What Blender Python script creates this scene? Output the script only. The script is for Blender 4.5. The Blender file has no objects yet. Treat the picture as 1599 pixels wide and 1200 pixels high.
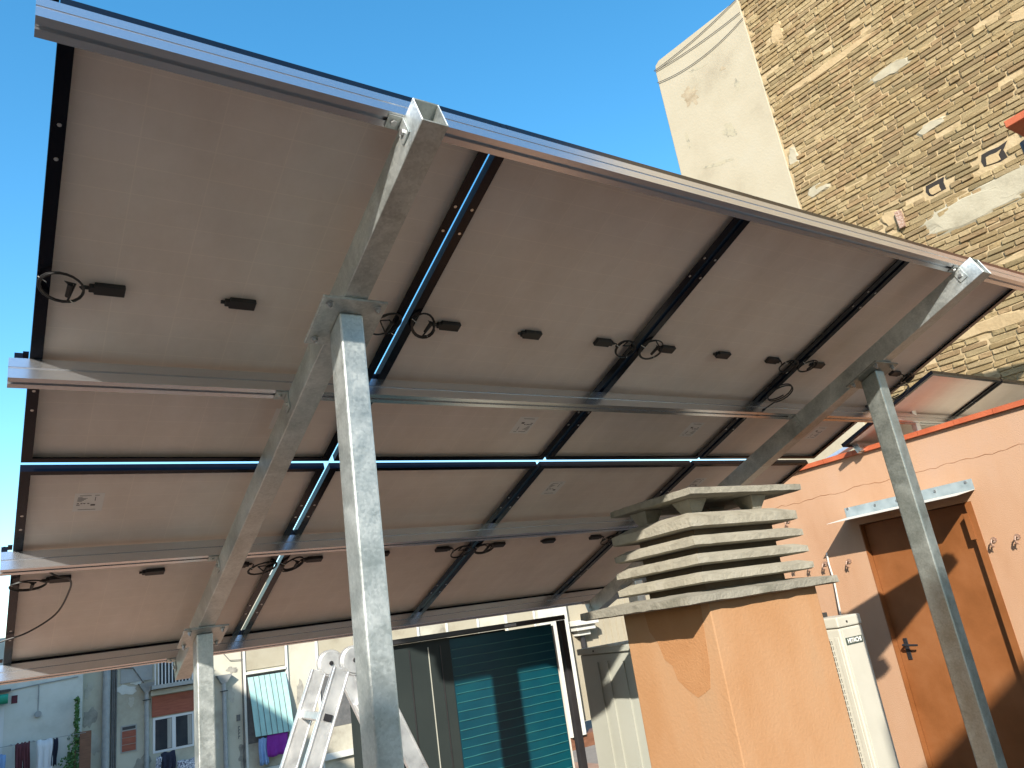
import bpy, bmesh, math, random
from mathutils import Vector, Matrix
random.seed(7)
R = math.radians
S = bpy.context.scene
COL = S.collection
ZO = 3.05                      # roof floor is z = 0; array coordinates have the high corner at z = ZO

# ------------------------------------------------------------------ camera
CX, CY, CZ = -0.041, -1.506, -1.410
cam = bpy.data.cameras.new('camera'); camo = bpy.data.objects.new('camera', cam); COL.objects.link(camo)
cr = Vector((0.8316, -0.5363, -0.1448)); cf = Vector((0.5526, 0.7757, 0.3047)); cf.normalize()
cu = cr.cross(cf).normalized(); cr = cf.cross(cu)
camo.matrix_world = Matrix(((cr.x, cu.x, -cf.x, CX), (cr.y, cu.y, -cf.y, CY), (cr.z, cu.z, -cf.z, CZ + ZO), (0, 0, 0, 1)))
cam.sensor_width = 36; cam.lens = 26.7; cam.clip_start = 0.05; cam.clip_end = 3000
S.camera = camo

# ------------------------------------------------------------------ sky, sun, exposure
SUN = Vector((0.92, 1.0, -0.772)).normalized()          # direction the light travels
el = math.asin(-SUN.z)
az = math.atan2(-SUN.x, -SUN.y)                         # direction towards the sun, from +Y to +X
w = bpy.data.worlds.new('World'); S.world = w; w.use_nodes = True
nt = w.node_tree; nt.nodes.clear()
sky = nt.nodes.new('ShaderNodeTexSky'); sky.sky_type = 'NISHITA'; sky.sun_disc = False
sky.sun_elevation = el; sky.sun_rotation = az % (2 * math.pi)
sky.altitude = 50; sky.air_density = 1.0; sky.dust_density = 0.6; sky.ozone_density = 0.3
bg = nt.nodes.new('ShaderNodeBackground'); bg.inputs['Strength'].default_value = 0.15
wo = nt.nodes.new('ShaderNodeOutputWorld')
hs_ = nt.nodes.new('ShaderNodeHueSaturation'); hs_.inputs['Hue'].default_value = 0.489; hs_.inputs['Saturation'].default_value = 1.42; hs_.inputs['Value'].default_value = 1.22
nt.links.new(sky.outputs[0], hs_.inputs['Color']); nt.links.new(hs_.outputs[0], bg.inputs[0]); nt.links.new(bg.outputs[0], wo.inputs[0])
sl = bpy.data.lights.new('sun', 'SUN'); sl.energy = 5.0; sl.angle = R(0.55); sl.color = (1.0, 0.93, 0.82)
so = bpy.data.objects.new('sun', sl); COL.objects.link(so)
so.rotation_euler = SUN.to_track_quat('-Z', 'Y').to_euler(); so.location = (-10, -10, 20)
S.view_settings.view_transform = 'Standard'; S.view_settings.look = 'None'
S.view_settings.exposure = 0.9; S.view_settings.gamma = 1.0; S.view_settings.use_curve_mapping = False
S.render.engine = 'CYCLES'
S.cycles.max_bounces = 8; S.cycles.diffuse_bounces = 5

# ------------------------------------------------------------------ materials
MATS = {}
def mat(name, cols, rough=0.6, metal=0.0, scale=4.0, detail=6.0, bump=0.0, bscale=60.0, stretch=(1, 1, 1), rvar=0.0, spec=0.5, pos=None, tex='NOISE', coat=0.0):
    m = bpy.data.materials.new(name); m.use_nodes = True
    n = m.node_tree.nodes; l = m.node_tree.links
    b = n['Principled BSDF']
    b.inputs['Roughness'].default_value = rough; b.inputs['Metallic'].default_value = metal
    b.inputs['Specular IOR Level'].default_value = spec
    b.inputs['Coat Weight'].default_value = coat
    if len(cols) == 1 and not bump:
        b.inputs['Base Color'].default_value = (*cols[0], 1)
        MATS[name] = m; return m
    tc = n.new('ShaderNodeTexCoord'); mp = n.new('ShaderNodeMapping'); mp.inputs['Scale'].default_value = stretch
    l.new(tc.outputs['Object'], mp.inputs[0])
    if tex == 'VORONOI':
        t = n.new('ShaderNodeTexVoronoi'); t.inputs['Scale'].default_value = scale * 15
        t2 = n.new('ShaderNodeTexNoise'); t2.inputs['Scale'].default_value = scale; t2.inputs['Detail'].default_value = 7; t2.inputs['Roughness'].default_value = 0.6; t2.inputs['Distortion'].default_value = 0.6
        l.new(mp.outputs[0], t2.inputs[0]); l.new(mp.outputs[0], t.inputs[0])
        mx = n.new('ShaderNodeMix'); mx.data_type = 'FLOAT'; mx.inputs[0].default_value = 0.86
        sp = n.new('ShaderNodeSeparateColor'); l.new(t.outputs['Color'], sp.inputs[0])
        l.new(sp.outputs[0], mx.inputs[2]); l.new(t2.outputs[0], mx.inputs[3]); fac = mx.outputs[0]
    else:
        t = n.new('ShaderNodeTexNoise'); t.inputs['Scale'].default_value = scale; t.inputs['Detail'].default_value = detail
        t.inputs['Roughness'].default_value = 0.62
        l.new(mp.outputs[0], t.inputs[0]); fac = t.outputs[0]
    r = n.new('ShaderNodeValToRGB'); l.new(fac, r.inputs[0])
    el_ = r.color_ramp.elements
    k = len(cols)
    ps = pos or ([0.33 + 0.34 * i / max(1, k - 1) for i in range(k)])
    while len(el_) < k: el_.new(0.5)
    while len(el_) > k: el_.remove(el_[-1])
    for i in range(k):
        el_[i].position = ps[i]; el_[i].color = (*cols[i], 1)
    l.new(r.outputs[0], b.inputs['Base Color'])
    if rvar:
        mr = n.new('ShaderNodeMapRange'); mr.inputs[1].default_value = 0.3; mr.inputs[2].default_value = 0.7
        mr.inputs[3].default_value = max(0.05, rough - rvar); mr.inputs[4].default_value = min(1, rough + rvar)
        l.new(fac, mr.inputs[0]); l.new(mr.outputs[0], b.inputs['Roughness'])
    if bump:
        t3 = n.new('ShaderNodeTexNoise'); t3.inputs['Scale'].default_value = bscale; t3.inputs['Detail'].default_value = 8
        l.new(tc.outputs['Object'], t3.inputs[0])
        bp = n.new('ShaderNodeBump'); bp.inputs['Strength'].default_value = bump; bp.inputs['Distance'].default_value = 0.01
        l.new(t3.outputs[0], bp.inputs['Height']); l.new(bp.outputs[0], b.inputs['Normal'])
    MATS[name] = m; return m

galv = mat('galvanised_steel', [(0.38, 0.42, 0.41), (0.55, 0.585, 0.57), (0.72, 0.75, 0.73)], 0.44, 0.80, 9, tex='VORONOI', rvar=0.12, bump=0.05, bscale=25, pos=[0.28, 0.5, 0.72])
galv_dull = mat('darker_galvanised_steel', [(0.20, 0.225, 0.21), (0.30, 0.325, 0.305), (0.40, 0.425, 0.40)], 0.46, 0.80, 9, tex='VORONOI', rvar=0.12, bump=0.05, bscale=25, pos=[0.28, 0.5, 0.72])  # same steel in a darker tone, for the post before the door
alu = mat('mill_aluminium', [(0.70, 0.71, 0.73)], 0.27, 0.95)
alu_dull = mat('ladder_aluminium', [(0.58, 0.59, 0.60), (0.74, 0.75, 0.75), (0.80, 0.80, 0.79)], 0.36, 0.75, 14, rvar=0.1, bump=0.05, bscale=90)
black_frame = mat('black_anodised', [(0.010, 0.011, 0.018), (0.016, 0.017, 0.026)], 0.24, 0.75, 8)
backsheet = mat('backsheet', [(0.82, 0.715, 0.635), (0.855, 0.75, 0.67), (0.87, 0.775, 0.695)], 0.5, 0, 2.2, stretch=(3.0, 0.6, 0.6), rvar=0.05)
def add_grid(m):
    n = m.node_tree.nodes; l = m.node_tree.links; b = n['Principled BSDF']
    src = b.inputs['Base Color'].links[0].from_socket
    tc = n.new('ShaderNodeTexCoord'); br = n.new('ShaderNodeTexBrick'); br.offset = 0.0; br.squash = 1.0
    br.inputs['Color1'].default_value = (1, 1, 1, 1); br.inputs['Color2'].default_value = (0.985, 0.985, 0.985, 1); br.inputs['Mortar'].default_value = (1.06, 1.06, 1.05, 1)
    br.inputs['Scale'].default_value = 1.0; br.inputs['Brick Width'].default_value = 0.184; br.inputs['Row Height'].default_value = 0.085; br.inputs['Mortar Size'].default_value = 0.0016
    l.new(tc.outputs['Object'], br.inputs['Vector'])
    ns = n.new('ShaderNodeTexNoise'); ns.inputs['Scale'].default_value = 3.5; ns.inputs['Detail'].default_value = 9; ns.inputs['Roughness'].default_value = 0.7
    l.new(tc.outputs['Object'], ns.inputs['Vector'])
    rp = n.new('ShaderNodeValToRGB'); rp.color_ramp.elements[0].position = 0.30; rp.color_ramp.elements[0].color = (0.90, 0.89, 0.87, 1); rp.color_ramp.elements[1].position = 0.62; rp.color_ramp.elements[1].color = (1, 1, 1, 1)
    l.new(ns.outputs[0], rp.inputs[0])
    m1 = n.new('ShaderNodeMix'); m1.data_type = 'RGBA'; m1.blend_type = 'MULTIPLY'; m1.inputs[0].default_value = 1.0
    m2 = n.new('ShaderNodeMix'); m2.data_type = 'RGBA'; m2.blend_type = 'MULTIPLY'; m2.inputs[0].default_value = 1.0
    l.new(src, m1.inputs[6]); l.new(br.outputs['Color'], m1.inputs[7]); l.new(m1.outputs[2], m2.inputs[6]); l.new(rp.outputs[0], m2.inputs[7]); l.new(m2.outputs[2], b.inputs['Base Color'])
add_grid(backsheet)
cells = mat('solar_cells', [(0.005, 0.007, 0.016), (0.008, 0.010, 0.022)], 0.12, 0.0, 5, coat=0.6)
box_black = mat('black_plastic', [(0.010, 0.010, 0.011), (0.016, 0.015, 0.015)], 0.5, 0, 20)
cable_black = mat('black_cable', [(0.012, 0.011, 0.011), (0.018, 0.017, 0.016)], 0.45, 0, 20)
sticker = mat('sticker_paper', [(0.82, 0.78, 0.74), (0.85, 0.81, 0.77)], 0.5, 0, 20)
ink = mat('label_ink', [(0.10, 0.08, 0.08), (0.16, 0.14, 0.13)], 0.6, 0, 60)
zinc = mat('zinc_bolt', [(0.5, 0.5, 0.5), (0.65, 0.65, 0.64)], 0.35, 0.9, 40)
ties = mat('cable_tie', [(0.7, 0.68, 0.64)], 0.5)
stucco = mat('orange_stucco', [(0.3503, 0.1949, 0.111), (0.3955, 0.2345, 0.141), (0.4153, 0.2571, 0.162), (0.4068, 0.2627, 0.18)], 0.85, 0, 1.6, 12, 0.35, 130, pos=[0.28, 0.43, 0.56, 0.72], spec=0.2, stretch=(1, 1, 0.35))
stucco_ch = mat('orange_stucco_shaft', [(0.3551, 0.1888, 0.08938), (0.3816, 0.219, 0.1152), (0.3498, 0.2241, 0.1294)], 0.85, 0, 2.1, 12, 0.2, 70, spec=0.2, stretch=(1, 1, 0.4))
stain = mat('damp_stain', [(0.335, 0.163, 0.07), (0.365, 0.19, 0.088)], 0.85, 0, 5, 8, 0.3, 110, spec=0.2)
coping = mat('terracotta_edge', [(0.3456, 0.072, 0.024), (0.432, 0.108, 0.04)], 0.6, 0, 6, 6, 0.25, 90)
door_paint = mat('ochre_door_paint', [(0.17, 0.062, 0.019), (0.215, 0.08, 0.026), (0.245, 0.098, 0.036)], 0.42, 0, 2.2, 8, 0.1, 40, rvar=0.08, spec=0.3)
flash = mat('zinc_flashing', [(0.255, 0.315, 0.33), (0.315, 0.375, 0.39), (0.36, 0.42, 0.435)], 0.45, 0.35, 9, rvar=0.1)
canopy_w = mat('canopy_top', [(0.518, 0.49, 0.434), (0.56, 0.539, 0.483)], 0.6, 0, 8)
dark_metal = mat('dark_metal', [(0.03, 0.03, 0.035), (0.055, 0.055, 0.06)], 0.4, 0.6, 12)
concrete = mat('cement_louvre', [(0.1881, 0.1723, 0.1332), (0.2612, 0.2416, 0.1925), (0.303, 0.2828, 0.227), (0.3135, 0.293, 0.2467)], 0.9, 0, 9, 9, 0.5, 70, pos=[0.25, 0.42, 0.58, 0.75], spec=0.2)
concrete_g = mat('grey_cement', [(0.1649, 0.1571, 0.1247), (0.2356, 0.2212, 0.1814), (0.2709, 0.2561, 0.2098)], 0.9, 0, 8, 9, 0.5, 70, spec=0.2)
gap_shade = mat('gap_shade_core', [(0.10, 0.075, 0.05), (0.16, 0.12, 0.08)], 0.9, 0, 6)
ac_paint = mat('ac_cream', [(0.4488, 0.4356, 0.3696), (0.4818, 0.4686, 0.4026)], 0.45, 0, 5)
ac_dark = mat('ac_dark', [(0.03, 0.03, 0.028)], 0.6)
ac_badge = mat('ac_badge', [(0.05, 0.07, 0.06)], 0.4)
white_ink = mat('badge_lettering', [(0.75, 0.75, 0.70)], 0.5)
cab_grey = mat('cabinet_grey', [(0.02, 0.027, 0.027), (0.026, 0.034, 0.033)], 0.6, 0, 3, spec=0.2)
cab_light = mat('cabinet_light_grey', [(0.3432, 0.3484, 0.2967), (0.3762, 0.3819, 0.3312)], 0.5, 0, 3)
teal = mat('teal_sheet', [(0.001, 0.035, 0.0546), (0.0015, 0.046, 0.0702), (0.002, 0.06, 0.0754)], 0.4, 0, 2.4, spec=0.3)
teal_line = mat('teal_seam', [(0.024, 0.12, 0.132), (0.036, 0.156, 0.162)], 0.4, 0, 6)
cab_frame = mat('cabinet_frame', [(0.018, 0.017, 0.019), (0.03, 0.028, 0.03)], 0.45, 0, 6)
white_pl = mat('white_render', [(0.4752, 0.4752, 0.434), (0.5472, 0.5472, 0.504), (0.576, 0.576, 0.539)], 0.9, 0, 1.5, 9, 0.2, 40, spec=0.2)
cream_pl = mat('cream_plaster', [(0.2576, 0.2248, 0.1643), (0.3192, 0.2858, 0.212), (0.336, 0.3025, 0.2279), (0.336, 0.3108, 0.2438)], 0.9, 0, 1.4, 10, 0.3, 30, pos=[0.25, 0.42, 0.56, 0.75], spec=0.2)
plaster_tan = mat('bare_plaster_scar', [(0.24, 0.195, 0.13), (0.30, 0.25, 0.175), (0.33, 0.285, 0.20)], 0.95, 0, 9, 9, 0.4, 40, spec=0.1)
plaster_grey = mat('grey_plaster_bloom', [(0.22, 0.205, 0.16), (0.30, 0.275, 0.205), (0.325, 0.295, 0.215)], 0.95, 0, 14, 10, 0.3, 40, spec=0.1, pos=[0.36, 0.46, 0.54])
old_pl = mat('weathered_plaster', [(0.1628, 0.146, 0.1156), (0.3404, 0.3139, 0.2516), (0.444, 0.4161, 0.3332), (0.4884, 0.4599, 0.3808)], 0.95, 0, 0.55, 12, 0.3, 20, pos=[0.27, 0.40, 0.52, 0.7], spec=0.1)
stain_grey = mat('soot_stain', [(0.16, 0.15, 0.13), (0.27, 0.255, 0.22), (0.36, 0.34, 0.29)], 0.95, 0, 3, 10, 0.3, 20, spec=0.1)
old_patch = mat('repaired_plaster', [(0.33, 0.31, 0.265), (0.41, 0.385, 0.325), (0.47, 0.44, 0.37)], 0.95, 0, 2.5, 10, 0.3, 20, spec=0.1)
grey_pl = mat('grey_patch', [(0.27, 0.27, 0.255), (0.345, 0.345, 0.33)], 0.95, 0, 2, 8, 0.3, 30)
pipe_grey = mat('pipe_grey', [(0.255, 0.2625, 0.2625), (0.33, 0.3375, 0.3375)], 0.6, 0, 6)
pipe_dark = mat('pipe_dark', [(0.07, 0.07, 0.07), (0.12, 0.115, 0.11)], 0.6, 0, 6)
red_wood = mat('red_shutter', [(0.22, 0.055, 0.03), (0.32, 0.09, 0.05)], 0.7, 0, 3, stretch=(1, 1, 8))
white_frame = mat('white_window_frame', [(0.5625, 0.57, 0.585), (0.6, 0.6, 0.6)], 0.5, 0, 3)
pane = mat('window_pane', [(0.02, 0.025, 0.035), (0.05, 0.055, 0.06)], 0.08, 0, 0.8)
curtain = mat('curtain', [(0.25, 0.24, 0.22), (0.42, 0.40, 0.36)], 0.9, 0, 6, stretch=(8, 1, 0.2))
awn_green = mat('pale_green_blind', [(0.2592, 0.444, 0.418), (0.3096, 0.4958, 0.4636)], 0.8, 0, 4)
awn_dark = mat('green_awning_roll', [(0.01, 0.22, 0.14), (0.015, 0.28, 0.18)], 0.7, 0, 4)
c_purple = mat('purple_cloth', [(0.16, 0.012, 0.22), (0.20, 0.02, 0.27)], 0.9, 0, 5)
c_maroon = mat('maroon_cloth', [(0.085, 0.022, 0.03), (0.12, 0.03, 0.04)], 0.9, 0, 5)
c_white = mat('white_cloth', [(0.555, 0.5625, 0.6), (0.6, 0.6, 0.6225)], 0.9, 0, 3)
c_navy = mat('navy_cloth', [(0.012, 0.014, 0.03), (0.02, 0.022, 0.045)], 0.9, 0, 5)
c_blue = mat('blue_cloth', [(0.16, 0.27, 0.48), (0.22, 0.34, 0.56)], 0.9, 0, 5)
c_print = mat('printed_cloth', [(0.05, 0.055, 0.10), (0.65, 0.66, 0.70), (0.10, 0.10, 0.18), (0.7, 0.7, 0.74)], 0.9, 0, 22, 2, pos=[0.42, 0.48, 0.53, 0.58])
leaf_m = mat('leaf_green', [(0.03, 0.09, 0.02), (0.06, 0.15, 0.035), (0.09, 0.19, 0.05)], 0.6, 0, 9)
stem_m = mat('plant_stem', [(0.12, 0.09, 0.05)], 0.8)
pot_red = mat('red_pot', [(0.40, 0.05, 0.03), (0.5, 0.08, 0.05)], 0.6, 0, 5)
brown_wood = mat('brown_panel', [(0.13, 0.055, 0.03), (0.20, 0.09, 0.05)], 0.7, 0, 5, stretch=(1, 1, 6))
tile_floor = mat('terracotta_floor', [(0.22, 0.125, 0.08), (0.285, 0.17, 0.112), (0.33, 0.205, 0.14)], 0.8, 0, 3, 8, 0.2, 50)
tile_joint = mat('floor_joint', [(0.16, 0.14, 0.12), (0.2, 0.175, 0.15)], 0.9, 0, 6)
dirt = mat('courtyard_ground', [(0.20, 0.18, 0.15), (0.30, 0.28, 0.24)], 0.95, 0, 0.2)
rust = mat('rusty_hook', [(0.20, 0.10, 0.06), (0.34, 0.22, 0.16), (0.5, 0.42, 0.36)], 0.7, 0.4, 60)
crackm = mat('crack_dark', [(0.26, 0.12, 0.055)], 0.9)
mortar = mat('lime_mortar', [(0.264, 0.198, 0.11), (0.3432, 0.264, 0.155), (0.396, 0.312, 0.19)], 0.95, 0, 5, 10, 0.8, 30, spec=0.1)
patch_m = mat('grey_mortar_patch', [(0.2587, 0.2323, 0.1684), (0.3203, 0.2904, 0.2144), (0.345, 0.3136, 0.2348)], 0.95, 0, 4, 10, 0.4, 40, spec=0.1)
patch_c = mat('cream_mortar_smear', [(0.3094, 0.2285, 0.1285), (0.3689, 0.2829, 0.1652)], 0.95, 0, 5, 10, 0.6, 35, spec=0.1)
hole_m = mat('putlog_hole_shade', [(0.015, 0.012, 0.01)], 0.9)
BRICK = [mat('brick_%s' % nm, [tuple(c * q for c, q in zip(col, (0.40, 0.365, 0.305))), tuple(c * q for c, q in zip(col, (0.56, 0.53, 0.465))), tuple(c * q for c, q in zip(col, (0.66, 0.63, 0.565)))], 0.92, 0, 14, 9, 0.7, 55, spec=0.1) for nm, col in
         (('ochre', (0.42, 0.325, 0.19)), ('sand', (0.46, 0.365, 0.22)), ('buff', (0.49, 0.395, 0.25)), ('brown', (0.36, 0.28, 0.175)), ('rosy', (0.42, 0.31, 0.19)), ('olive', (0.38, 0.31, 0.19)), ('straw', (0.52, 0.425, 0.265)))]

# ------------------------------------------------------------------ geometry helpers
class MB:
    def __init__(s): s.v = []; s.f = []; s.mi = []
    def add(s, vs, fs, mi=0):
        o = len(s.v); s.v += [tuple(p) for p in vs]; s.f += [tuple(i + o for i in f) for f in fs]; s.mi += [mi] * len(fs); return s
    def hexa(s, p, mi=0):           # 8 points: bottom ring 0-3 (ccw from above), top ring 4-7
        return s.add(p, [(3, 2, 1, 0), (4, 5, 6, 7), (0, 1, 5, 4), (1, 2, 6, 5), (2, 3, 7, 6), (3, 0, 4, 7)], mi)
    def box(s, x0, x1, y0, y1, z0, z1, mi=0):
        return s.hexa([(x0, y0, z0), (x1, y0, z0), (x1, y1, z0), (x0, y1, z0), (x0, y0, z1), (x1, y0, z1), (x1, y1, z1), (x0, y1, z1)], mi)
    def pbox(s, x0, x1, v0, v1, n0, n1, mi=0):   # box in the array plane's own axes
        P = PL
        return s.hexa([P(x0, v0, n0), P(x1, v0, n0), P(x1, v1, n0), P(x0, v1, n0), P(x0, v0, n1), P(x1, v0, n1), P(x1, v1, n1), P(x0, v1, n1)], mi)
    def tube(s, pts, r, seg=8, mi=0, cap=True, closed=False):
        pts = [Vector(p) for p in pts]; n = len(pts); rings = []
        up = Vector((0.13, 0.31, 0.94)); prev = None
        for i, p in enumerate(pts):
            if closed: d = pts[(i + 1) % n] - pts[i - 1]
            else: d = pts[min(i + 1, n - 1)] - pts[max(i - 1, 0)]
            d.normalize()
            a = (prev - d * prev.dot(d)) if prev else d.cross(up)
            if a.length < 1e-5: a = d.cross(Vector((1, 0, 0)))
            a.normalize(); b = d.cross(a); prev = a
            rr = r[i] if isinstance(r, (list, tuple)) else r
            rings.append([p + a * math.cos(2 * math.pi * k / seg) * rr + b * math.sin(2 * math.pi * k / seg) * rr for k in range(seg)])
        vs = [q for g in rings for q in g]; fs = []
        for i in range(n if closed else n - 1):
            j = (i + 1) % n
            for k in range(seg):
                k2 = (k + 1) % seg; fs.append((i * seg + k, i * seg + k2, j * seg + k2, j * seg + k))
        if cap and not closed:
            fs.append(tuple(range(seg))[::-1]); fs.append(tuple((n - 1) * seg + k for k in range(seg)))
        return s.add(vs, fs, mi)
    def disc(s, c, ax, r, h, seg=20, mi=0):
        c = Vector(c); ax = Vector(ax).normalized(); return s.tube([c - ax * h / 2, c + ax * h / 2], r, seg, mi)
    def prism(s, poly, d0, d1, fn, mi=0):        # 2-D polygon extruded between d0 and d1; fn(a, b, d) -> point
        k = len(poly); vs = [fn(a, b, d0) for a, b in poly] + [fn(a, b, d1) for a, b in poly]
        fs = [tuple(range(k))[::-1], tuple(range(k, 2 * k))] + [(i, (i + 1) % k, (i + 1) % k + k, i + k) for i in range(k)]
        return s.add(vs, fs, mi)
    def build(s, name, mats, parent=None, smooth=False, bevel=0.0, seg=1, base=None):
        if not isinstance(mats, (list, tuple)): mats = [mats]
        if parent is not None: o0 = PB.get(parent.name, Vector((0, 0, 0)))
        else:
            if base is None:
                xs = [p[0] for p in s.v]; ys = [p[1] for p in s.v]; zs = [p[2] for p in s.v]
                o0 = Vector(((min(xs) + max(xs)) / 2, (min(ys) + max(ys)) / 2, min(zs)))
            else: o0 = Vector(base)
        me = bpy.data.meshes.new(name)
        me.from_pydata([(p[0] - o0.x, p[1] - o0.y, p[2] - o0.z) for p in s.v], [], s.f)
        for m in mats: me.materials.append(m)
        for i, pl in enumerate(me.polygons): pl.material_index = s.mi[i]
        bm = bmesh.new(); bm.from_mesh(me); bmesh.ops.recalc_face_normals(bm, faces=bm.faces)
        if bevel:
            bmesh.ops.bevel(bm, geom=[e for e in bm.edges if len(e.link_faces) == 2 and e.calc_face_angle(0) > 0.6], offset=bevel, segments=seg, affect='EDGES', profile=0.6)
        bm.to_mesh(me); bm.free()
        if smooth:
            for pl in me.polygons: pl.use_smooth = True
            try: me.set_sharp_from_angle(angle=R(40))
            except Exception: pass
        o = bpy.data.objects.new(name, me); COL.objects.link(o)
        if parent is not None: o.parent = parent
        else: o.location = (o0.x, o0.y, o0.z + ZO); PB[o.name] = o0
        if parent is not None: PB[o.name] = o0
        return o
PB = {}
TILT = R(20.51); ST, CT = math.sin(TILT), math.cos(TILT)
def PL(x, v, n): return (x, v * CT + n * ST, -v * ST + n * CT)
def empty(name, loc):
    o = bpy.data.objects.new(name, None); COL.objects.link(o); o.empty_display_size = 0.1
    o.location = (loc[0], loc[1], loc[2] + ZO); PB[o.name] = Vector(loc); return o
def tag(o, label=None, cat=None, group=None, kind=None):
    if label: o['label'] = label
    if cat: o['category'] = cat
    if group: o['group'] = group
    if kind: o['kind'] = kind
    return o
def lerp(a, b, t): return a + (b - a) * t

# ------------------------------------------------------------------ ground, roof floor, parapet
g = MB(); g.add([(-900, -900, -15), (900, -900, -15), (900, 900, -15), (-900, 900, -15)], [(0, 1, 2, 3)])
tag(g.build('ground', dirt), kind='structure')
fl = MB(); fl.box(-7, 12, -11, 7.6, -3.35, -3.055)
floor_o = tag(fl.build('roof_floor', tile_joint), kind='structure')
tm = MB(); tm.hexa([(0, 0, 0), (0.292, 0, 0), (0.292, 0.292, 0), (0, 0.292, 0), (0.002, 0.002, 0.01), (0.29, 0.002, 0.01), (0.29, 0.29, 0.01), (0.002, 0.29, 0.01)])
big = MB()
for i in range(-23, 20):
    for j in range(-36, 25):
        x, y = i * 0.3, j * 0.3; dz = random.uniform(-0.002, 0.002)
        big.box(x, x + 0.292, y, y + 0.292, -3.056, -3.047 + dz)
tag(big.build('floor_tile', tile_floor, floor_o), kind='stuff')
pw = MB(); pw.box(-7, 6.2, 7.3, 7.6, -3.05, -2.70)
tag(pw.build('parapet', grey_pl), 'low grey parapet along the far roof edge', 'parapet')

# ------------------------------------------------------------------ solar array
PW, PLN = 1.154, 1.743
def make_panel(i, j, x0=0.0, v0=0.0, n0=0.0, PLN=1.743, boxes=True):
    xa, xb = x0 + i * PW + 0.012, x0 + (i + 1) * PW - 0.012
    va, vb = v0 + j * PLN + (0.008 if j == 0 else 0.028), v0 + (j + 1) * PLN - (0.028 if j == 0 else 0.010)
    t = empty('solar_panel', PL((xa + xb) / 2, (va + vb) / 2, n0))
    f = MB(); fw, fs, tk, hh = 0.034, 0.024, 0.0022, 0.030
    N = n0
    f.pbox(xa, xa + tk, va, vb, N, N + hh); f.pbox(xb - tk, xb, va, vb, N, N + hh)
    f.pbox(xa + tk, xb - tk, va, va + tk, N, N + hh); f.pbox(xa + tk, xb - tk, vb - tk, vb, N, N + hh)
    f.pbox(xa + tk, xa + fw, va + tk, vb - tk, N, N + tk); f.pbox(xb - fw, xb - tk, va + tk, vb - tk, N, N + tk)
    f.pbox(xa + fw, xb - fw, va + tk, va + fs, N, N + tk); f.pbox(xa + fw, xb - fw, vb - fs, vb - tk, N, N + tk)
    f.build('frame', black_frame, t)
    MB().pbox(xa + tk, xb - tk, va + tk, vb - tk, N + 0.022, N + 0.0235).build('backsheet', backsheet, t)
    MB().pbox(xa + tk, xb - tk, va + tk, vb - tk, N + 0.024, N + 0.0285).build('cell_glass', cells, t)
    for xx in (xa + 0.019, xb - 0.019):
        for vv in (va + 0.30, va + 0.40, vb - 0.30, vb - 0.40):
            h = MB(); h.disc(PL(xx, vv, N - 0.0004), (0, ST, CT), 0.0055, 0.0012, 8)
            h.build('mounting_hole', zinc, t)
    vm = (va + vb) / 2 - 0.016 * (1 if j == 0 else -0.2)
    for k, du in enumerate((0.179, 0.563, 0.955) if boxes else ()):
        b = MB(); x = xa + du; dirn = -1 if k == 0 else 1
        if k == 1: dirn = -1
        poly = [(-0.048, -0.019), (0.034, -0.019), (0.034, -0.011), (0.048, -0.011), (0.048, 0.011), (0.034, 0.011), (0.034, 0.019), (-0.048, 0.019)]
        b.prism([(a * dirn, c) for a, c in poly], N + 0.0215, N + 0.0035, lambda a, c, d: PL(x + a, vm + c, d))
        jb = b.build('junction_box', box_black, t, bevel=0.002)
        b2 = MB(); b2.tube([PL(x + 0.046 * dirn, vm, N + 0.013), PL(x + 0.06 * dirn, vm, N + 0.013)], 0.006, 8); b2.build('cable_gland', box_black, jb)
        if k != 1:
            coil(t, x + 0.115 * dirn, vm + (0.005 if k else -0.012), N - 0.002, x + 0.058 * dirn, vm, N + 0.017, (i * 7 + j * 3 + k), dirn)
    # rating label
    lu, lv = (xa + 0.875, vb - 0.26) if j == 0 else (xa + 0.24, va + 0.25)
    lb = MB(); lb.pbox(lu - 0.052, lu + 0.052, lv - 0.065, lv + 0.065, N + 0.0212, N + 0.0218)
    lo = lb.build('rating_label', sticker, t)
    sg = -1 if j == 0 else 1
    pr = MB()
    def bar(a0, a1, c0, c1): pr.pbox(*sorted((lu + sg * a0, lu + sg * a1)), *sorted((lv + sg * c0, lv + sg * c1)), N + 0.0204, N + 0.0208)
    bar(-0.034, 0.006, -0.050, -0.0475); bar(0.018, 0.034, -0.052, -0.0495)
    for r_ in range(5): bar(-0.040, -0.040 + 0.016 + 0.006 * ((r_ * 3) % 4), -0.038 + r_ * 0.007, -0.0362 + r_ * 0.007)
    bar(0.020, 0.0225, -0.04, -0.012)
    for a in (-0.040, -0.028, -0.018, -0.004): bar(a, a + 0.007, 0.004, 0.010)
    bar(0.008, 0.024, 0.013, 0.024); bar(-0.042, -0.030, 0.016, 0.020)
    bar(-0.034, 0.028, 0.050, 0.0525)
    pr.build('label_print', ink, lo)
    return t
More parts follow.
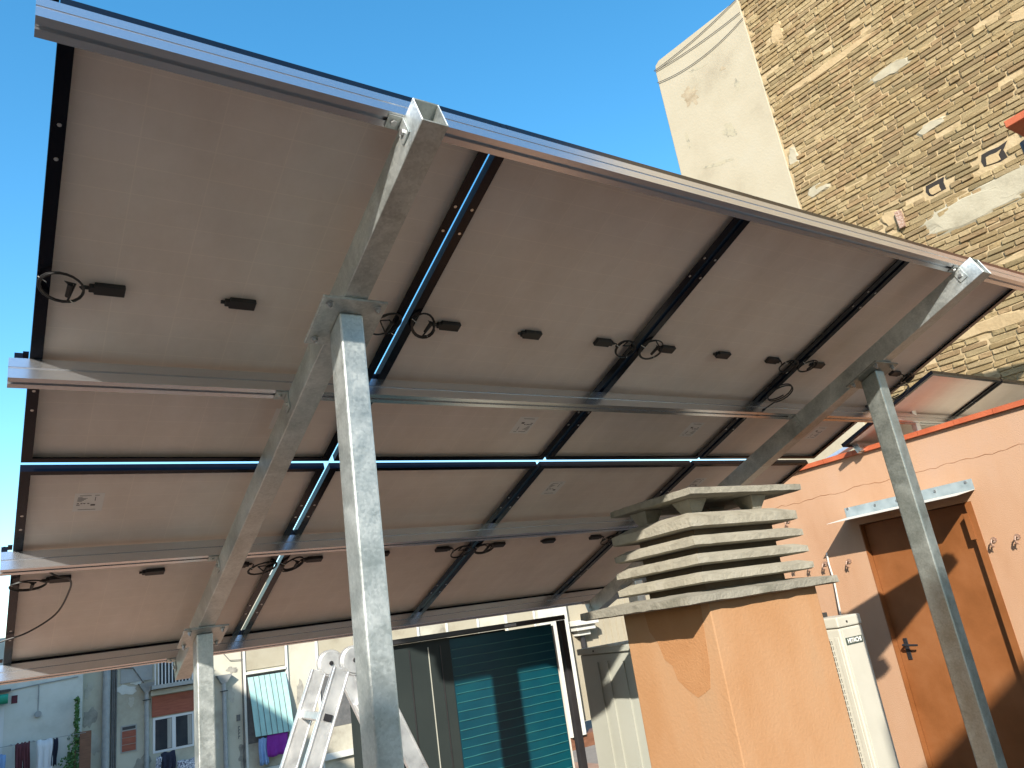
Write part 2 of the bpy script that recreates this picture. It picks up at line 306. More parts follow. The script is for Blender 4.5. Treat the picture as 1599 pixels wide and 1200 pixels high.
def coil(t, cx, cv, cn, bx, bv, bn, seed, dirn):
    rg = random.Random(seed); pts = []
    r0 = 0.066; turns = rg.choice((1.7, 2.2, 2.7)); n = 46; ph0 = 0 if dirn < 0 else math.pi
    lean = rg.uniform(-0.9, 0.9); sq = rg.uniform(0.70, 1.05); ex = rg.uniform(0.78, 1.15); wobk = rg.uniform(0.04, 0.12)
    pts.append(PL(bx, bv, bn)); pts.append(PL(bx + 0.012 * dirn, bv + rg.uniform(-0.006, 0.006), bn - 0.006))
    for k in range(n + 1):
        a = k / n * turns * 2 * math.pi; rr = r0 * (1 + wobk * math.sin(a * 0.7 + seed)) * (0.94 + 0.06 * math.sin(seed + a * 0.31))
        p = (cx + ex * rr * math.cos(ph0 + a), cv + sq * rr * math.sin(ph0 + a) + lean * rr * math.cos(ph0 + a) * 0.4, cn - 0.006 * k / n - 0.010 * abs(math.sin(a / 2 + seed)))
        pts.append(PL(*p))
    a = turns * 2 * math.pi; e = (cx + ex * r0 * math.cos(ph0 + a), cv + sq * r0 * math.sin(ph0 + a))
    pts.append(PL(cx + 0.03 * dirn * -1, cv - 0.022, cn - 0.012)); pts.append(PL(cx + 0.004, cv - 0.030, cn - 0.014)); pts.append(PL(cx + 0.022, cv - 0.012, cn - 0.014)); pts.append(PL(cx + 0.012, cv + 0.012, cn - 0.016))
    m = MB(); m.tube(pts, 0.0033, 6); c = m.build('cable_coil', cable_black, t, smooth=True)
    q = MB(); q.tube([PL(cx + 0.018, cv - 0.022, cn - 0.015), PL(cx + 0.013, cv + 0.026, cn - 0.016)], [0.0075, 0.006], 8); q.build('cable_plug', box_black, c)
    ang = rg.uniform(0.6, 1.2)
    for sgn in (0.0, 2.6):
        z = MB(); z.tube([PL(cx + ex * (r0 - 0.012) * math.cos(ang + sgn), cv + sq * (r0 - 0.012) * math.sin(ang + sgn), cn - 0.018), PL(cx + ex * (r0 + 0.016) * math.cos(ang + sgn), cv + sq * (r0 + 0.016) * math.sin(ang + sgn), cn - 0.010)], 0.0016, 4)
        z.build('cable_tie', ties, c)
colname = ['leftmost', 'second from left', 'third from left', 'rightmost']
rowname = ['in the upper row', 'in the lower row']
extra = {(0, 0): 'beside open sky', (1, 0): 'right of near beam', (2, 0): 'between the beams', (3, 0): 'crossed by far beam',
         (0, 1): 'with loose looping cable', (1, 1): 'behind near post', (2, 1): 'above dark cabinet', (3, 1): 'behind chimney cowl'}
panels = {}
for j in range(2):
    for i in range(4):
        p = make_panel(i, j)
        tag(p, 'solar panel underside %s %s, %s' % (colname[i], rowname[j], extra[(i, j)]), 'solar panel', 'panels of the main array')
        panels[(i, j)] = p
# rails: C-profile with a face groove and a bottom slot
RAILV = [0.006, 1.158, 2.336, 3.452]
prof = [(0, -0.001), (0.0, -0.036), (0.005, -0.038), (0.005, -0.042), (0, -0.044), (0, -0.081), (0.019, -0.081), (0.019, -0.070), (0.030, -0.070), (0.030, -0.081), (0.049, -0.081), (0.049, -0.044), (0.044, -0.042), (0.044, -0.038), (0.049, -0.036), (0.049, -0.001)]
rl = ['bright aluminium rail along the high top edge of the array', 'aluminium rail crossing the upper panels below their junction boxes', 'aluminium rail crossing the lower panels just below the rating labels', 'aluminium rail along the low far edge of the array']
for k, v in enumerate(RAILV):
    m = MB(); x0 = (-0.032, -0.042, -0.028, -0.03)[k]
    m.prism(prof, x0, 4.66, lambda a, b, d: PL(d, v + a, b))
    tag(m.build('mounting_rail', alu, base=PL(2.3, v, -0.08)), rl[k], 'rail', 'rails carrying the panels')
# clamps
cl_names = ['top', 'second', 'third', 'bottom']
for k in (0, 1, 2, 3):
    for side, x in (('left', -0.006), ('right', 4.616 + 0.006)):
        v = RAILV[k] + 0.024
        s_ = -1 if side == 'left' else 1
        c = MB(); c.pbox(min(x, x + s_ * 0.022), max(x, x + s_ * 0.022), v - 0.018, v + 0.018, 0.0, 0.026); c.pbox(min(x + s_ * 0.0, x - s_ * 0.016), max(x + s_ * 0.0, x - s_ * 0.016), v - 0.018, v + 0.018, 0.0306, 0.034)
        c.disc(PL(x + s_ * 0.011, v, 0.029), (0, ST, CT), 0.007, 0.010, 8)
        tag(c.build('end_clamp', black_frame), 'small black end clamp at the %s end of the %s rail' % (side, cl_names[k]), 'clamp', 'panel clamps')
    for i in (1, 2, 3):
        v = RAILV[k] + 0.024
        c = MB(); c.pbox(i * PW - 0.010, i * PW + 0.010, v - 0.022, v + 0.022, 0.0, 0.029); c.disc(PL(i * PW, v, 0.032), (0, ST, CT), 0.008, 0.008, 8)
        tag(c.build('mid_clamp', black_frame), 'black mid clamp in the %s panel gap on the %s rail' % (('first', 'second', 'third')[i - 1], cl_names[k]), 'clamp', 'panel clamps')
# beams (hollow box section) and posts
BX = [(0.802, 0.880), (3.722, 3.802)]
V_END = 3.52
blab = ['slanted galvanised steel beam near the viewer, open end at the top rail', 'slanted galvanised steel beam near the orange wall, reaching down behind the chimney']
for k, (a, b) in enumerate(BX):
    m = MB(); v0, v1 = -0.050, V_END; n1, n0, tk = -0.0835, -0.183, 0.004
    P = PL
    outer = [(a, n0), (b, n0), (b, n1), (a, n1)]; inner = [(a + tk, n0 + tk), (b - tk, n0 + tk), (b - tk, n1 - tk), (a + tk, n1 - tk)]
    vs = [P(x, v, n) for v in (v0, v1) for x, n in outer] + [P(x, v, n) for v in (v0, v1) for x, n in inner]
    fs = []
    for i in range(4):
        j = (i + 1) % 4
        fs += [(i, j, 4 + j, 4 + i), (8 + i, 12 + i, 12 + j, 8 + j), (i, 8 + i, 8 + j, j), (4 + i, 4 + j, 12 + j, 12 + i)]
    m.add(vs, fs)
    t = m.build('support_beam', galv, bevel=0.002)
    tag(t, blab[k], 'beam', 'slanted beams under the array')
    for r_ in range(4):
        v = RAILV[r_]
        q = MB(); q.pbox(a - 0.042, a - 0.001, v + 0.006, v + 0.046, -0.0865, -0.0825); q.pbox(a - 0.005, a - 0.0015, v + 0.006, v + 0.046, -0.150, -0.087)
        br = q.build('rail_bracket', galv, t)
        q = MB(); q.disc(PL(a - 0.024, v + 0.026, -0.090), (0, ST, CT), 0.009, 0.009, 6); q.disc(PL(a - 0.008, v + 0.026, -0.125), (1, 0, 0), 0.009, 0.009, 6)
        q.build('bracket_bolt', zinc, br)
def post(xa, ya, label, lower=-3.05, w_=0.078, d_=0.097, galv=galv):
    xb, yb = xa + w_, ya + d_
    v_mid = (ya + d_ / 2 + 0.185 * ST) / CT
    t = empty('support_post', ((xa + xb) / 2, (ya + yb) / 2, lower))
    m = MB()
    def top(y): return (-0.196 - y * ST) / CT          # underside of the head plate
    m.hexa([(xa, ya, lower + 0.012), (xb, ya, lower + 0.012), (xb, yb, lower + 0.012), (xa, yb, lower + 0.012), (xa, ya, top(ya)), (xb, ya, top(ya)), (xb, yb, top(yb)), (xa, yb, top(yb))])
    m.build('post_tube', galv, t, bevel=0.006, seg=2)
    p = MB(); xm = (xa + xb) / 2; p.pbox(xm - 0.105, xm + 0.105, v_mid - 0.105, v_mid + 0.105, -0.194, -0.184)
    pl = p.build('head_plate', galv, t, bevel=0.0015)
    for sx in (-1, 1):
        for sv in (-1, 1):
            q = MB(); c = (xm + sx * 0.078, v_mid + sv * 0.078)
            q.disc(PL(*c, -0.1965), (0, ST, CT), 0.013, 0.004, 14); q.disc(PL(*c, -0.203), (0, ST, CT), 0.009, 0.011, 6); q.disc(PL(*c, -0.211), (0, ST, CT), 0.005, 0.008, 8)
            q.build('bolt', zinc, pl)
    b = MB(); b.box(xm - 0.11, xm + 0.11, ya - 0.05, yb + 0.05, lower, lower + 0.012)
    bp_ = b.build('base_plate', galv, t)
    return tag(t, label, 'post', 'galvanised posts of the array')
post(0.802, 0.530, 'tall square galvanised post nearest the viewer, sunlit with shaded top')
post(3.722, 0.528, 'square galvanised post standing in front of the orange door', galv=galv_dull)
post(0.802, 2.664, 'short galvanised post under the low left side of the array')
post(3.722, 2.664, 'galvanised post under the low right side, hidden behind the chimney')

# loose cable on the lower left panel and dangling leads near the far beam
def smooth_path(P, k=6):
    P = [Vector(p) for p in P]; out = []
    for i in range(len(P) - 1):
        p0, p1, p2, p3 = P[max(i - 1, 0)], P[i], P[i + 1], P[min(i + 2, len(P) - 1)]
        for q in range(k):
            t = q / k; out.append(0.5 * ((2 * p1) + (p2 - p0) * t + (2 * p0 - 5 * p1 + 4 * p2 - p3) * t * t + (3 * p1 - p0 - 3 * p2 + p3) * t ** 3))
    return out + [P[-1]]
m = MB(); m.tube(smooth_path([PL(*p) for p in ((0.06, 2.36, -0.01), (0.16, 2.40, -0.085), (0.225, 2.50, -0.06), (0.235, 2.70, -0.02), (0.20, 2.92, -0.012), (0.10, 3.08, -0.012), (0.0, 3.14, -0.016), (-0.10, 3.17, -0.03), (-0.25, 3.19, -0.06), (-0.9, 3.3, -0.3))]), 0.0042, 7)
tag(m.build('loose_cable', cable_black, smooth=True), 'black cable looping loose across the lower left panel to the sky', 'cable')
def lead(name, c, rx, rv, n, tail, label):
    m = MB(); pts = [PL(c[0] + rx * math.cos(a) , c[1] + rv * math.sin(a), n - 0.01 * a / 6) for a in [0.4 + k * 0.31 for k in range(44)]]
    m.tube(pts + [PL(*q) for q in tail], 0.0036, 6)
    o = m.build(name, cable_black, smooth=True)
    q = MB(); a, b = Vector(PL(*tail[-1])), Vector(PL(*tail[-2])); d = (a - b).normalized(); q.tube([a, a + d * 0.025, a + d * 0.028, a + d * 0.075], [0.007, 0.007, 0.010, 0.009], 8)
    q.build('cable_plug', box_black, o); return tag(o, label, 'cable', 'dangling leads')
lead('dangling_lead', (3.48, 1.03, 0), 0.075, 0.070, -0.03, [(3.50, 1.10, -0.05), (3.46, 1.15, -0.06)], 'coiled black lead hanging left of the far beam')
lead('dangling_lead', (4.55, 0.96, 0), 0.085, 0.075, -0.02, [(4.56, 1.05, -0.03), (4.47, 1.08, -0.035)], 'coiled black lead with plug right of the far post head')

# ------------------------------------------------------------------ chimney with cement louvre cowl
KS = 0.925
def CH(x, y, z): return (CX + KS * (x - CX), CY + KS * (y - CY), CZ + KS * (z - CZ))
ch = empty('chimney', CH(3.155, 1.42, -3.17)); PB[ch.name] = Vector((CH(3.155, 1.42, 0)[0], CH(3.155, 1.42, 0)[1], -3.05)); ch.location.z = 0.0
def slabring(x0, x1, y0, y1, zb, zm, zt, inset, seed, nseg=16, wob=0.0017):
    rg = random.Random(seed); m = MB(); rings = []
    for (ins, z, wb) in ((0.02, zb, 0.4), (0.0, zb + 0.006, 1), (0.0, zm, 1), (inset, zt, 0.7)):
        ring = []
        for sx, sy, ex, ey in ((x0, y0, x1, y0), (x1, y0, x1, y1), (x1, y1, x0, y1), (x0, y1, x0, y0)):
            for k in range(nseg):
                t = k / nseg; x, y = lerp(sx, ex, t), lerp(sy, ey, t)
                mx, my = (x0 + x1) / 2, (y0 + y1) / 2
                fx = 1 - ins / ((x1 - x0) / 2); fy = 1 - ins / ((y1 - y0) / 2)
                ring.append(((mx + (x - mx) * fx + rg.uniform(-wob, wob) * wb), my + (y - my) * fy + rg.uniform(-wob, wob) * wb, z + rg.uniform(-wob, wob) * 0.6 * wb))
        rings.append(ring)
    n = nseg * 4; vs = [CH(*p) for r_ in rings for p in r_]; fs = []
    for a in range(3):
        for k in range(n): fs.append((a * n + k, a * n + (k + 1) % n, (a + 1) * n + (k + 1) % n, (a + 1) * n + k))
    fs.append(tuple(range(n))[::-1]); fs.append(tuple(3 * n + k for k in range(n)))
    m.add(vs, fs); return m
sh = MB(); bt = -3.05
def shaftpt(x, y, z): p = CH(x, y, z); return (p[0], p[1], max(p[2], bt))
nx_, nz_ = 6, 14
sh.hexa([shaftpt(2.75, 1.108, -3.6), shaftpt(3.57, 1.108, -3.6), shaftpt(3.57, 1.725, -3.6), shaftpt(2.75, 1.725, -3.6), CH(2.75, 1.108, -1.415), CH(3.57, 1.108, -1.415), CH(3.57, 1.725, -1.415), CH(2.75, 1.725, -1.415)])
shaft = sh.build('chimney_shaft', stucco_ch, ch, bevel=0.005, seg=2)
st = MB(); top_ = [(1.185, -1.56), (1.30, -1.50), (1.42, -1.47), (1.535, -1.475)]
ringS = [(1.16, -1.418), (1.56, -1.418), (1.545, -1.52), (1.50, -1.58), (1.475, -1.66), (1.43, -1.69), (1.41, -1.76), (1.36, -1.80), (1.30, -1.84), (1.25, -1.82), (1.21, -1.80), (1.185, -1.70), (1.175, -1.58)]
st.prism(ringS, 2.7485, 2.7515, lambda a, b, d: CH(d, a, b)); st.build('damp_stain', stain, shaft)
core = MB(); a0, a1 = CH(2.87, 1.215, -1.44), CH(3.48, 1.625, -0.99); core.box(a0[0], a1[0], a0[1], a1[1], a0[2], a1[2]); core.build('gap_shade_core', gap_shade, ch)  # added dark core; its colour puts shade into the gaps between slats
slabring(2.566, 3.70, 1.052, 1.86, -1.424, -1.385, -1.365, 0.16, 11, wob=0.004).build('base_slab', concrete_g, ch)
for k, (zb, sd) in enumerate(((-1.334, 1), (-1.246, 2), (-1.158, 3), (-1.068, 4))):
    d = 0.012 * k
    slabring(2.745 + d * 0.3, 3.61 - d * 0.6, 1.112 + d * 0.2, 1.725 - d * 0.4, zb, zb + (0.036 if k < 3 else 0.050), zb + (0.056 if k < 3 else 0.084), 0.05 if k < 3 else 0.085, sd + 20).build('louvre_slat', concrete, ch)
slabring(2.79, 3.68, 1.113, 1.724, -0.911, -0.874, -0.868, 0.02, 77, wob=0.003).build('top_slab', concrete_g, ch)
for (x, y) in ((2.90, 1.56), (2.93, 1.26), (3.38, 1.24), (3.42, 1.58)):
    f = MB(); tz, bz = -0.9125, -0.992
    f.hexa([CH(x - 0.03, y - 0.03, bz), CH(x + 0.03, y - 0.03, bz), CH(x + 0.03, y + 0.03, bz), CH(x - 0.03, y + 0.03, bz), CH(x - 0.065, y - 0.065, tz), CH(x + 0.065, y - 0.065, tz), CH(x + 0.065, y + 0.065, tz), CH(x - 0.065, y + 0.065, tz)])
    f.build('slab_foot', concrete_g, ch)
tag(ch, 'orange rendered chimney shaft topped by a stacked cement louvre cowl', 'chimney')

# ------------------------------------------------------------------ orange rooftop house with door, canopy
XW = 6.2
hs = empty('orange_house', (XW + 2, 3.0, -3.05))
DY0, DY1, DZ1 = 1.505, 2.423, -0.985
m = MB(); top = -0.40; y0, y1 = -1.6, 4.2
m.box(XW, XW + 0.22, y0, DY0 - 0.055, -3.05, top); m.box(XW, XW + 0.22, DY1, y1, -3.05, top); m.box(XW, XW + 0.22, DY0 - 0.055, DY1, DZ1, top)
m.box(XW + 0.22, XW + 4.2, y0, y0 + 0.2, -3.05, top); m.box(XW + 0.22, XW + 4.2, y1 - 0.2, y1, -3.05, top); 
m.build('wall', stucco, hs)
m = MB(); m.box(XW + 0.223, XW + 4.2, y0 + 0.2, y1 - 0.2, -0.62, -0.45); m.build('roof_slab', old_pl, hs)
c = MB()
for k in range(20):
    ya = y0 - 0.03 + k * 0.30; c.box(XW - 0.035, XW + 0.27, ya + 0.0015, min(ya + 0.2985, y1), top + 0.001 + random.uniform(0, .0015), top + 0.042)
c.build('coping', coping, hs)
d = MB(); d.box(XW + 0.055, XW + 0.095, DY0, DY1 - 0.012, -3.03, DZ1 - 0.005); dr = d.build('door', door_paint, hs, bevel=0.002)
fr = MB(); fr.box(XW - 0.006, XW + 0.12, DY0 - 0.055, DY0 - 0.003, -3.05, DZ1 - 0.002); fr.box(XW - 0.002, XW + 0.12, DY1 - 0.010, DY1 - 0.001, -3.05, DZ1 - 0.002); fr.build('door_frame', door_paint, hs)
for z in (-1.17, -2.55):
    hg = MB(); hg.box(XW - 0.018, XW + 0.05, DY0 - 0.012, DY0 + 0.026, z - 0.10, z + 0.10)
    hg.build('hinge', door_paint, dr)
hd = MB(); hz = -2.03; hy = 2.335
hd.box(XW + 0.047, XW + 0.0545, hy - 0.019, hy + 0.019, hz - 0.085, hz + 0.085)
hp = hd.build('handle_plate', dark_metal, dr, bevel=0.003)
hl = MB(); hl.tube([(XW + 0.05, hy, hz + 0.035), (XW + 0.0, hy, hz + 0.035), (XW - 0.006, hy - 0.02, hz + 0.034), (XW - 0.004, hy - 0.125, hz + 0.028)], [0.011, 0.010, 0.010, 0.008], 8); hl.build('handle_lever', dark_metal, hp, smooth=True)
# canopy: wall flange + plate falling outward
cn = MB(); cn.box(XW - 0.003, XW + 0.001, 1.392, 2.515, -0.905, -0.822); fg = cn.build('canopy_flange', flash, hs)
rv = MB()
for y in (1.44, 1.69, 2.02, 2.22, 2.48): rv.disc((XW - 0.006, y, -0.845 + random.uniform(-.012, .02)), (1, 0, 0), 0.011, 0.007, 8)
rv.build('rivet', zinc, fg)
pl = MB(); cd, dr_ = 0.315, 0.040
pl.hexa([(XW - cd, 1.392, -0.908 - dr_), (XW - 0.004, 1.392, -0.908), (XW - 0.004, 2.515, -0.908), (XW - cd, 2.515, -0.908 - dr_), (XW - cd, 1.392, -0.905 - dr_), (XW - 0.004, 1.392, -0.905), (XW - 0.004, 2.515, -0.905), (XW - cd, 2.515, -0.905 - dr_)])
pl.build('canopy_plate', canopy_w, hs)
# hairline crack
ck = MB(); rg = random.Random(9); pts = []
for k in range(60):
    y = lerp(3.3, 0.4, k / 59); pts.append((XW - 0.0005, y, -0.671 + rg.uniform(-0.008, 0.008) + 0.006 * math.sin(k * 0.7)))
ck.tube(pts, [rg.uniform(0.0012, 0.0030) for _ in pts], 4); ck.build('wall_crack', crackm, hs)
tag(hs, 'orange stucco rooftop house with ochre metal door and zinc canopy', 'house')
hooks = [(3.117, -0.825), (3.165, -1.237), (3.001, -1.261), (2.845, -1.267), (2.605, -1.28), (1.377, -1.307), (1.209, -1.312)]
hlab = ['rusty wall hook high up beside the louvre cowl', 'rusty wall hook touching the right end of the louvre slats', 'rusty wall hook between cowl and cable', 'rusty wall hook carrying the thin white cable', 'rusty wall hook just left of the door', 'rusty wall hook first to the right of the door', 'rusty wall hook second to the right of the door']
for (y, z), lb in zip(hooks, hlab):
    h = MB(); h.tube([(XW, y, z + 0.01), (XW - 0.045, y, z + 0.012), (XW - 0.060, y, z - 0.012), (XW - 0.05, y + 0.004, z - 0.035), (XW - 0.03, y + 0.01, z - 0.04), (XW - 0.022, y + 0.01, z - 0.02)], 0.006, 6)
    h.disc((XW - 0.004, y, z + 0.01), (1, 0, 0), 0.022, 0.008, 8); h.tube([(XW - 0.04, y - 0.02, z + 0.03), (XW - 0.042, y + 0.015, z - 0.01), (XW - 0.04, y - 0.01, z - 0.045)], 0.004, 5)
    tag(h.build('wall_hook', rust), lb, 'hook', 'rusty hooks on the orange wall')
wc = MB(); wc.tube([(XW - 0.01, 2.80, -1.165), (XW - 0.02, 2.80, -1.26), (XW - 0.03, 2.786, -1.40), (XW - 0.05, 2.795, -1.68), (XW - 0.06, 2.80, -2.2), (XW - 0.06, 2.80, -3.04)], 0.008, 6)
tag(wc.build('white_cable', canopy_w), 'thin white cable running down the wall to the air conditioner', 'cable')

# ------------------------------------------------------------------ air conditioner
AX = 4.459; A0, A1 = 1.662, 2.38; AT, AB = -1.636, -2.94
ac = empty('air_conditioner', (4.58, 2.02, -3.05))
b = MB(); b.box(AX, 4.709, A0, A1, AB + 0.02, AT - 0.07); body = b.build('casing', ac_paint, ac, bevel=0.012, seg=3)
lid = MB(); lid.box(AX - 0.006, 4.715, A0 - 0.006, A1 + 0.006, AT - 0.066, AT); lid.build('lid', ac_paint, ac, bevel=0.012, seg=3)
pn = MB(); pn.box(AX - 0.004, AX + 0.001, A0 + 0.02, A0 + 0.05, AB + 0.08, AT - 0.12); pn.build('service_panel', ac_paint, ac, bevel=0.003)
gr = MB(); gr.box(AX - 0.002, AX + 0.002, A0 + 0.075, A1 - 0.04, AB + 0.08, AT - 0.13); gb = gr.build('grille_opening', ac_dark, ac)
gs = MB()
for k in range(34):
    z = lerp(AB + 0.085, AT - 0.135, k / 33); gs.box(AX - 0.010, AX - 0.003, A0 + 0.07, A1 - 0.035, z - 0.0035, z + 0.0035)
for k in range(9):
    y = lerp(A0 + 0.075, A1 - 0.04, k / 8); gs.box(AX - 0.013, AX - 0.0095, y - 0.003, y + 0.003, AB + 0.08, AT - 0.13)
gs.build('grille', ac_paint, ac)
bd = MB(); bd.box(4.492, 4.668, A0 - 0.0075, A0 - 0.0042, -1.811, -1.768); bdo = bd.build('badge', ac_badge, ac)
def text_mesh(name, body, size, m, parent, base, xdir, ydir, spacing=1.0, bold=0.0):
    cu_ = bpy.data.curves.new(name, 'FONT'); cu_.body = body; cu_.size = size; cu_.align_x = 'CENTER'; cu_.align_y = 'CENTER'; cu_.extrude = 0.0006; cu_.space_character = spacing; cu_.offset = bold
    to = bpy.data.objects.new(name + '_src', cu_); COL.objects.link(to)
    dg = bpy.context.evaluated_depsgraph_get(); me = bpy.data.meshes.new_from_object(to.evaluated_get(dg)); bpy.data.objects.remove(to); bpy.data.curves.remove(cu_)
    me.name = name; me.materials.clear(); me.materials.append(m)
    o0 = PB[parent.name]; X, Y = Vector(xdir), Vector(ydir); Z = X.cross(Y)
    for v in me.vertices:
        c = v.co.copy(); v.co = Vector(base) + X * c.x + Y * c.y + Z * c.z - o0
    o = bpy.data.objects.new(name, me); COL.objects.link(o); o.parent = parent; PB[o.name] = o0; return o
text_mesh('badge_lettering', 'HITACHI', 0.0375, white_ink, bdo, (4.58, A0 - 0.0085, -1.7895), (1, 0, 0), (0, 0, 1), bold=0.0012)
sc = MB(); sc.disc((AX + 0.09, A0 - 0.008, AT - 0.035), (0, 1, 0), 0.007, 0.006, 8); sc.build('screw', ac_dark, ac)
vc = MB(); vc.prism([(-1.715, 0.022), (-1.715, 0.222), (-2.88, 0.222), (-2.88, 0.022)], A0 - 0.004, A0 - 0.0001, lambda a, c_, d: (AX + c_, d, a)); vc.build('side_panel', ac_paint, ac, bevel=0.0015)
bk = MB(); bk.box(AX + 0.02, 4.69, A0 + 0.08, A0 + 0.12, -3.05, AB + 0.018); bk.build('foot_bar', dark_metal, ac); bk = MB(); bk.box(AX + 0.02, 4.69, A1 - 0.12, A1 - 0.08, -3.05, AB + 0.018); bk.build('foot_bar', dark_metal, ac)
tb = MB(); tb.box(AX + 0.06, AX + 0.20, A0 + 0.20, A0 + 0.36, AT + 0.001, AT + 0.03); tb.build('pipe_cover', ac_dark, ac)
tag(ac, 'cream air conditioner outdoor unit with HITACHI badge standing before the orange wall', 'air conditioner')

# ------------------------------------------------------------------ storage cabinets
CY1 = 1.96
cb = empty('storage_cabinet', (2.02, 2.2, -3.05))
m = MB(); m.box(1.50, 1.822, CY1 + 0.001, CY1 + 0.03, -3.03, -1.40); pnl = m.build('grey_door', cab_grey, cb)
for x in (1.60, 1.70, 1.765):
    q = MB(); q.box(x, x + 0.004, CY1 - 0.003, CY1 + 0.0005, -3.0, -1.43); q.build('door_rib', cab_light if x == 1.70 else cab_frame, pnl)
m = MB(); m.box(1.824, 2.445, CY1 + 0.006, CY1 + 0.022, -3.03, -1.41); tp = m.build('teal_panel', teal, cb)
k = 0; z = -1.46
while z > -2.95:
    q = MB(); n = 12; vs = []; 
    pts = [(lerp(1.83, 2.44, i / n), CY1 + 0.004 + 0.0015 * math.sin(i * 2.1 + k), z + random.uniform(-0.001, 0.001)) for i in range(n + 1)]
    q.tube(pts, 0.0022, 4); q.build('panel_seam', teal_line, tp); z -= 0.0405; k += 1
m = MB(); m.box(1.50, 2.520, CY1 - 0.03, CY1 + 0.50, -1.398, -1.374); m.build('cabinet_top', cab_frame, cb, bevel=0.003)
m = MB(); m.box(2.487, 2.520, CY1 - 0.02, CY1 + 0.015, -3.05, -1.399); m.build('corner_upright', cab_frame, cb)
m = MB(); m.box(1.478, 1.499, CY1 + 0.002, CY1 + 0.48, -3.05, -1.399); m.build('side_panel', cab_grey, cb)
m = MB(); m.box(1.50, 2.44, CY1 + 0.46, CY1 + 0.48, -3.05, -1.40); m.build('back_panel', cab_grey, cb)
m = MB(); m.box(2.452, 2.462, CY1 + 0.012, CY1 + 0.03, -3.03, -1.42); m.build('edge_strip', canopy_w, cb)
m = MB(); m.box(2.13, 2.20, CY1 - 0.033, CY1 - 0.0305, -1.394, -1.380); m.build('maker_plate', pipe_grey, cb)
tag(cb, 'dark framed storage cabinet with grey door and ribbed teal panel', 'cabinet')
c2 = empty('metal_locker', (3.1, 2.12, -3.05))
m = MB(); m.box(2.90, 3.30, 1.80, 2.352, -3.03, -1.615); l2 = m.build('locker_body', cab_light, c2, bevel=0.004)
m = MB(); m.box(2.885, 3.31, 1.79, 2.362, -1.613, -1.578); m.build('locker_lid', cab_light, c2, bevel=0.004)
for y in (1.96, 2.10, 2.19):
    q = MB(); q.box(2.893, 2.8995, y, y + (0.03 if y == 2.10 else 0.006), -2.98, -1.66); q.build('door_rib', cab_light, l2)
q = MB(); q.disc((2.883, 2.20, -1.596), (1, 0, 0), 0.005, 0.005, 8); q.build('screw', dark_metal, l2)
tag(c2, 'pale grey metal locker squeezed between teal cabinet and chimney', 'locker')

# ------------------------------------------------------------------ folding aluminium ladder
H1, H2 = Vector((1.055, 1.519, -1.416)), Vector((1.015, 1.172, -1.445))
H1.z = H2.z = -1.43
wv = (H2 - H1).normalized(); ev = Vector((-wv.y, wv.x, 0)); 
if ev.x > 0: ev = -ev                                      # points to the left in the picture
ld = empty('folding_ladder', ((H1.x + H2.x) / 2, (H1.y + H2.y) / 2, -3.05))
ZB = -3.05; HT = -1.43 - ZB; SP = 0.70
def stile(h, sgn, name):
    foot = Vector((h.x, h.y, ZB)) + ev * (SP * sgn); topp = h + Vector((0, 0, -0.02)) + ev * 0.045 * sgn
    ax = (topp - foot).normalized(); nrm = wv; side = ax.cross(nrm).normalized()
    m = MB(); a, b = 0.036, 0.0125
    L_ = (topp - foot).length
    poly = [(-a, -b), (a, -b), (a, b), (-a, b)]
    m.hexa([foot + side * u + nrm * v_ for u, v_ in poly] + [topp + side * u * (0.8) + nrm * v_ for u, v_ in poly])
    for u in (-a + 0.004, a - 0.004):          # raised lips
        for v_ in (-b - 0.002, b + 0.002):
            m.hexa([foot + side * (u + p_) + nrm * (v_ + q_) for p_, q_ in ((-0.004, -0.002), (0.004, -0.002), (0.004, 0.002), (-0.004, 0.002))] + [topp + side * ((u + p_) * 0.8) + nrm * (v_ + q_) for p_, q_ in ((-0.004, -0.002), (0.004, -0.002), (0.004, 0.002), (-0.004, 0.002))])
    o = m.build(name, alu_dull, ld, bevel=0.0015)
    return o, foot, topp, ax, side
for sgn in (1, -1):
    o1, f1, t1, ax, sd = stile(H1, sgn, 'stile'); o2, f2, t2, ax2, sd2 = stile(H2, sgn, 'stile')
    Ln = (t1 - f1).length; k = 0; dist = Ln - 0.16
    while dist > 0.1:
        a = f1 + ax * dist - wv * 0.004; b = f2 + ax2 * dist + wv * 0.004
        m = MB(); hw, hh = 0.017, 0.014
        m.hexa([a + sd * u + ax * v_ for u, v_ in ((-hw, -hh), (hw, -hh), (hw, hh), (-hw, hh))] + [b + sd * u + ax * v_ for u, v_ in ((-hw, -hh), (hw, -hh), (hw, hh), (-hw, hh))])
        rg_ = m.build('rung', alu_dull, ld, bevel=0.003)
        m = MB(); c = f2 + ax2 * dist + wv * 0.0165
        m.hexa([c + sd * u + ax * v_ for u, v_ in ((-0.014, -0.011), (0.014, -0.011), (0.014, 0.011), (-0.014, 0.011))] + [c + wv * 0.0015 + sd * u + ax * v_ for u, v_ in ((-0.014, -0.011), (0.014, -0.011), (0.014, 0.011), (-0.014, 0.011))])
        m.build('rung_socket', dark_metal, rg_)
        dist -= 0.28
    if sgn == -1:
        m = MB()
        for q in range(9):
            c = f2 + ax2 * (Ln - 0.30 - q * 0.034) - wv * 0.016; hw_, hh_ = 0.007, (0.010, 0.013, 0.008)[q % 3]
            m.hexa([c + sd2 * u + ax2 * v_ for u, v_ in ((-hw_, -hh_), (hw_, -hh_), (hw_, hh_), (-hw_, hh_))] + [c + wv * 0.001 + sd2 * u + ax2 * v_ for u, v_ in ((-hw_, -hh_), (hw_, -hh_), (hw_, hh_), (-hw_, hh_))])
        m.build('warning_sticker', sticker, o2)
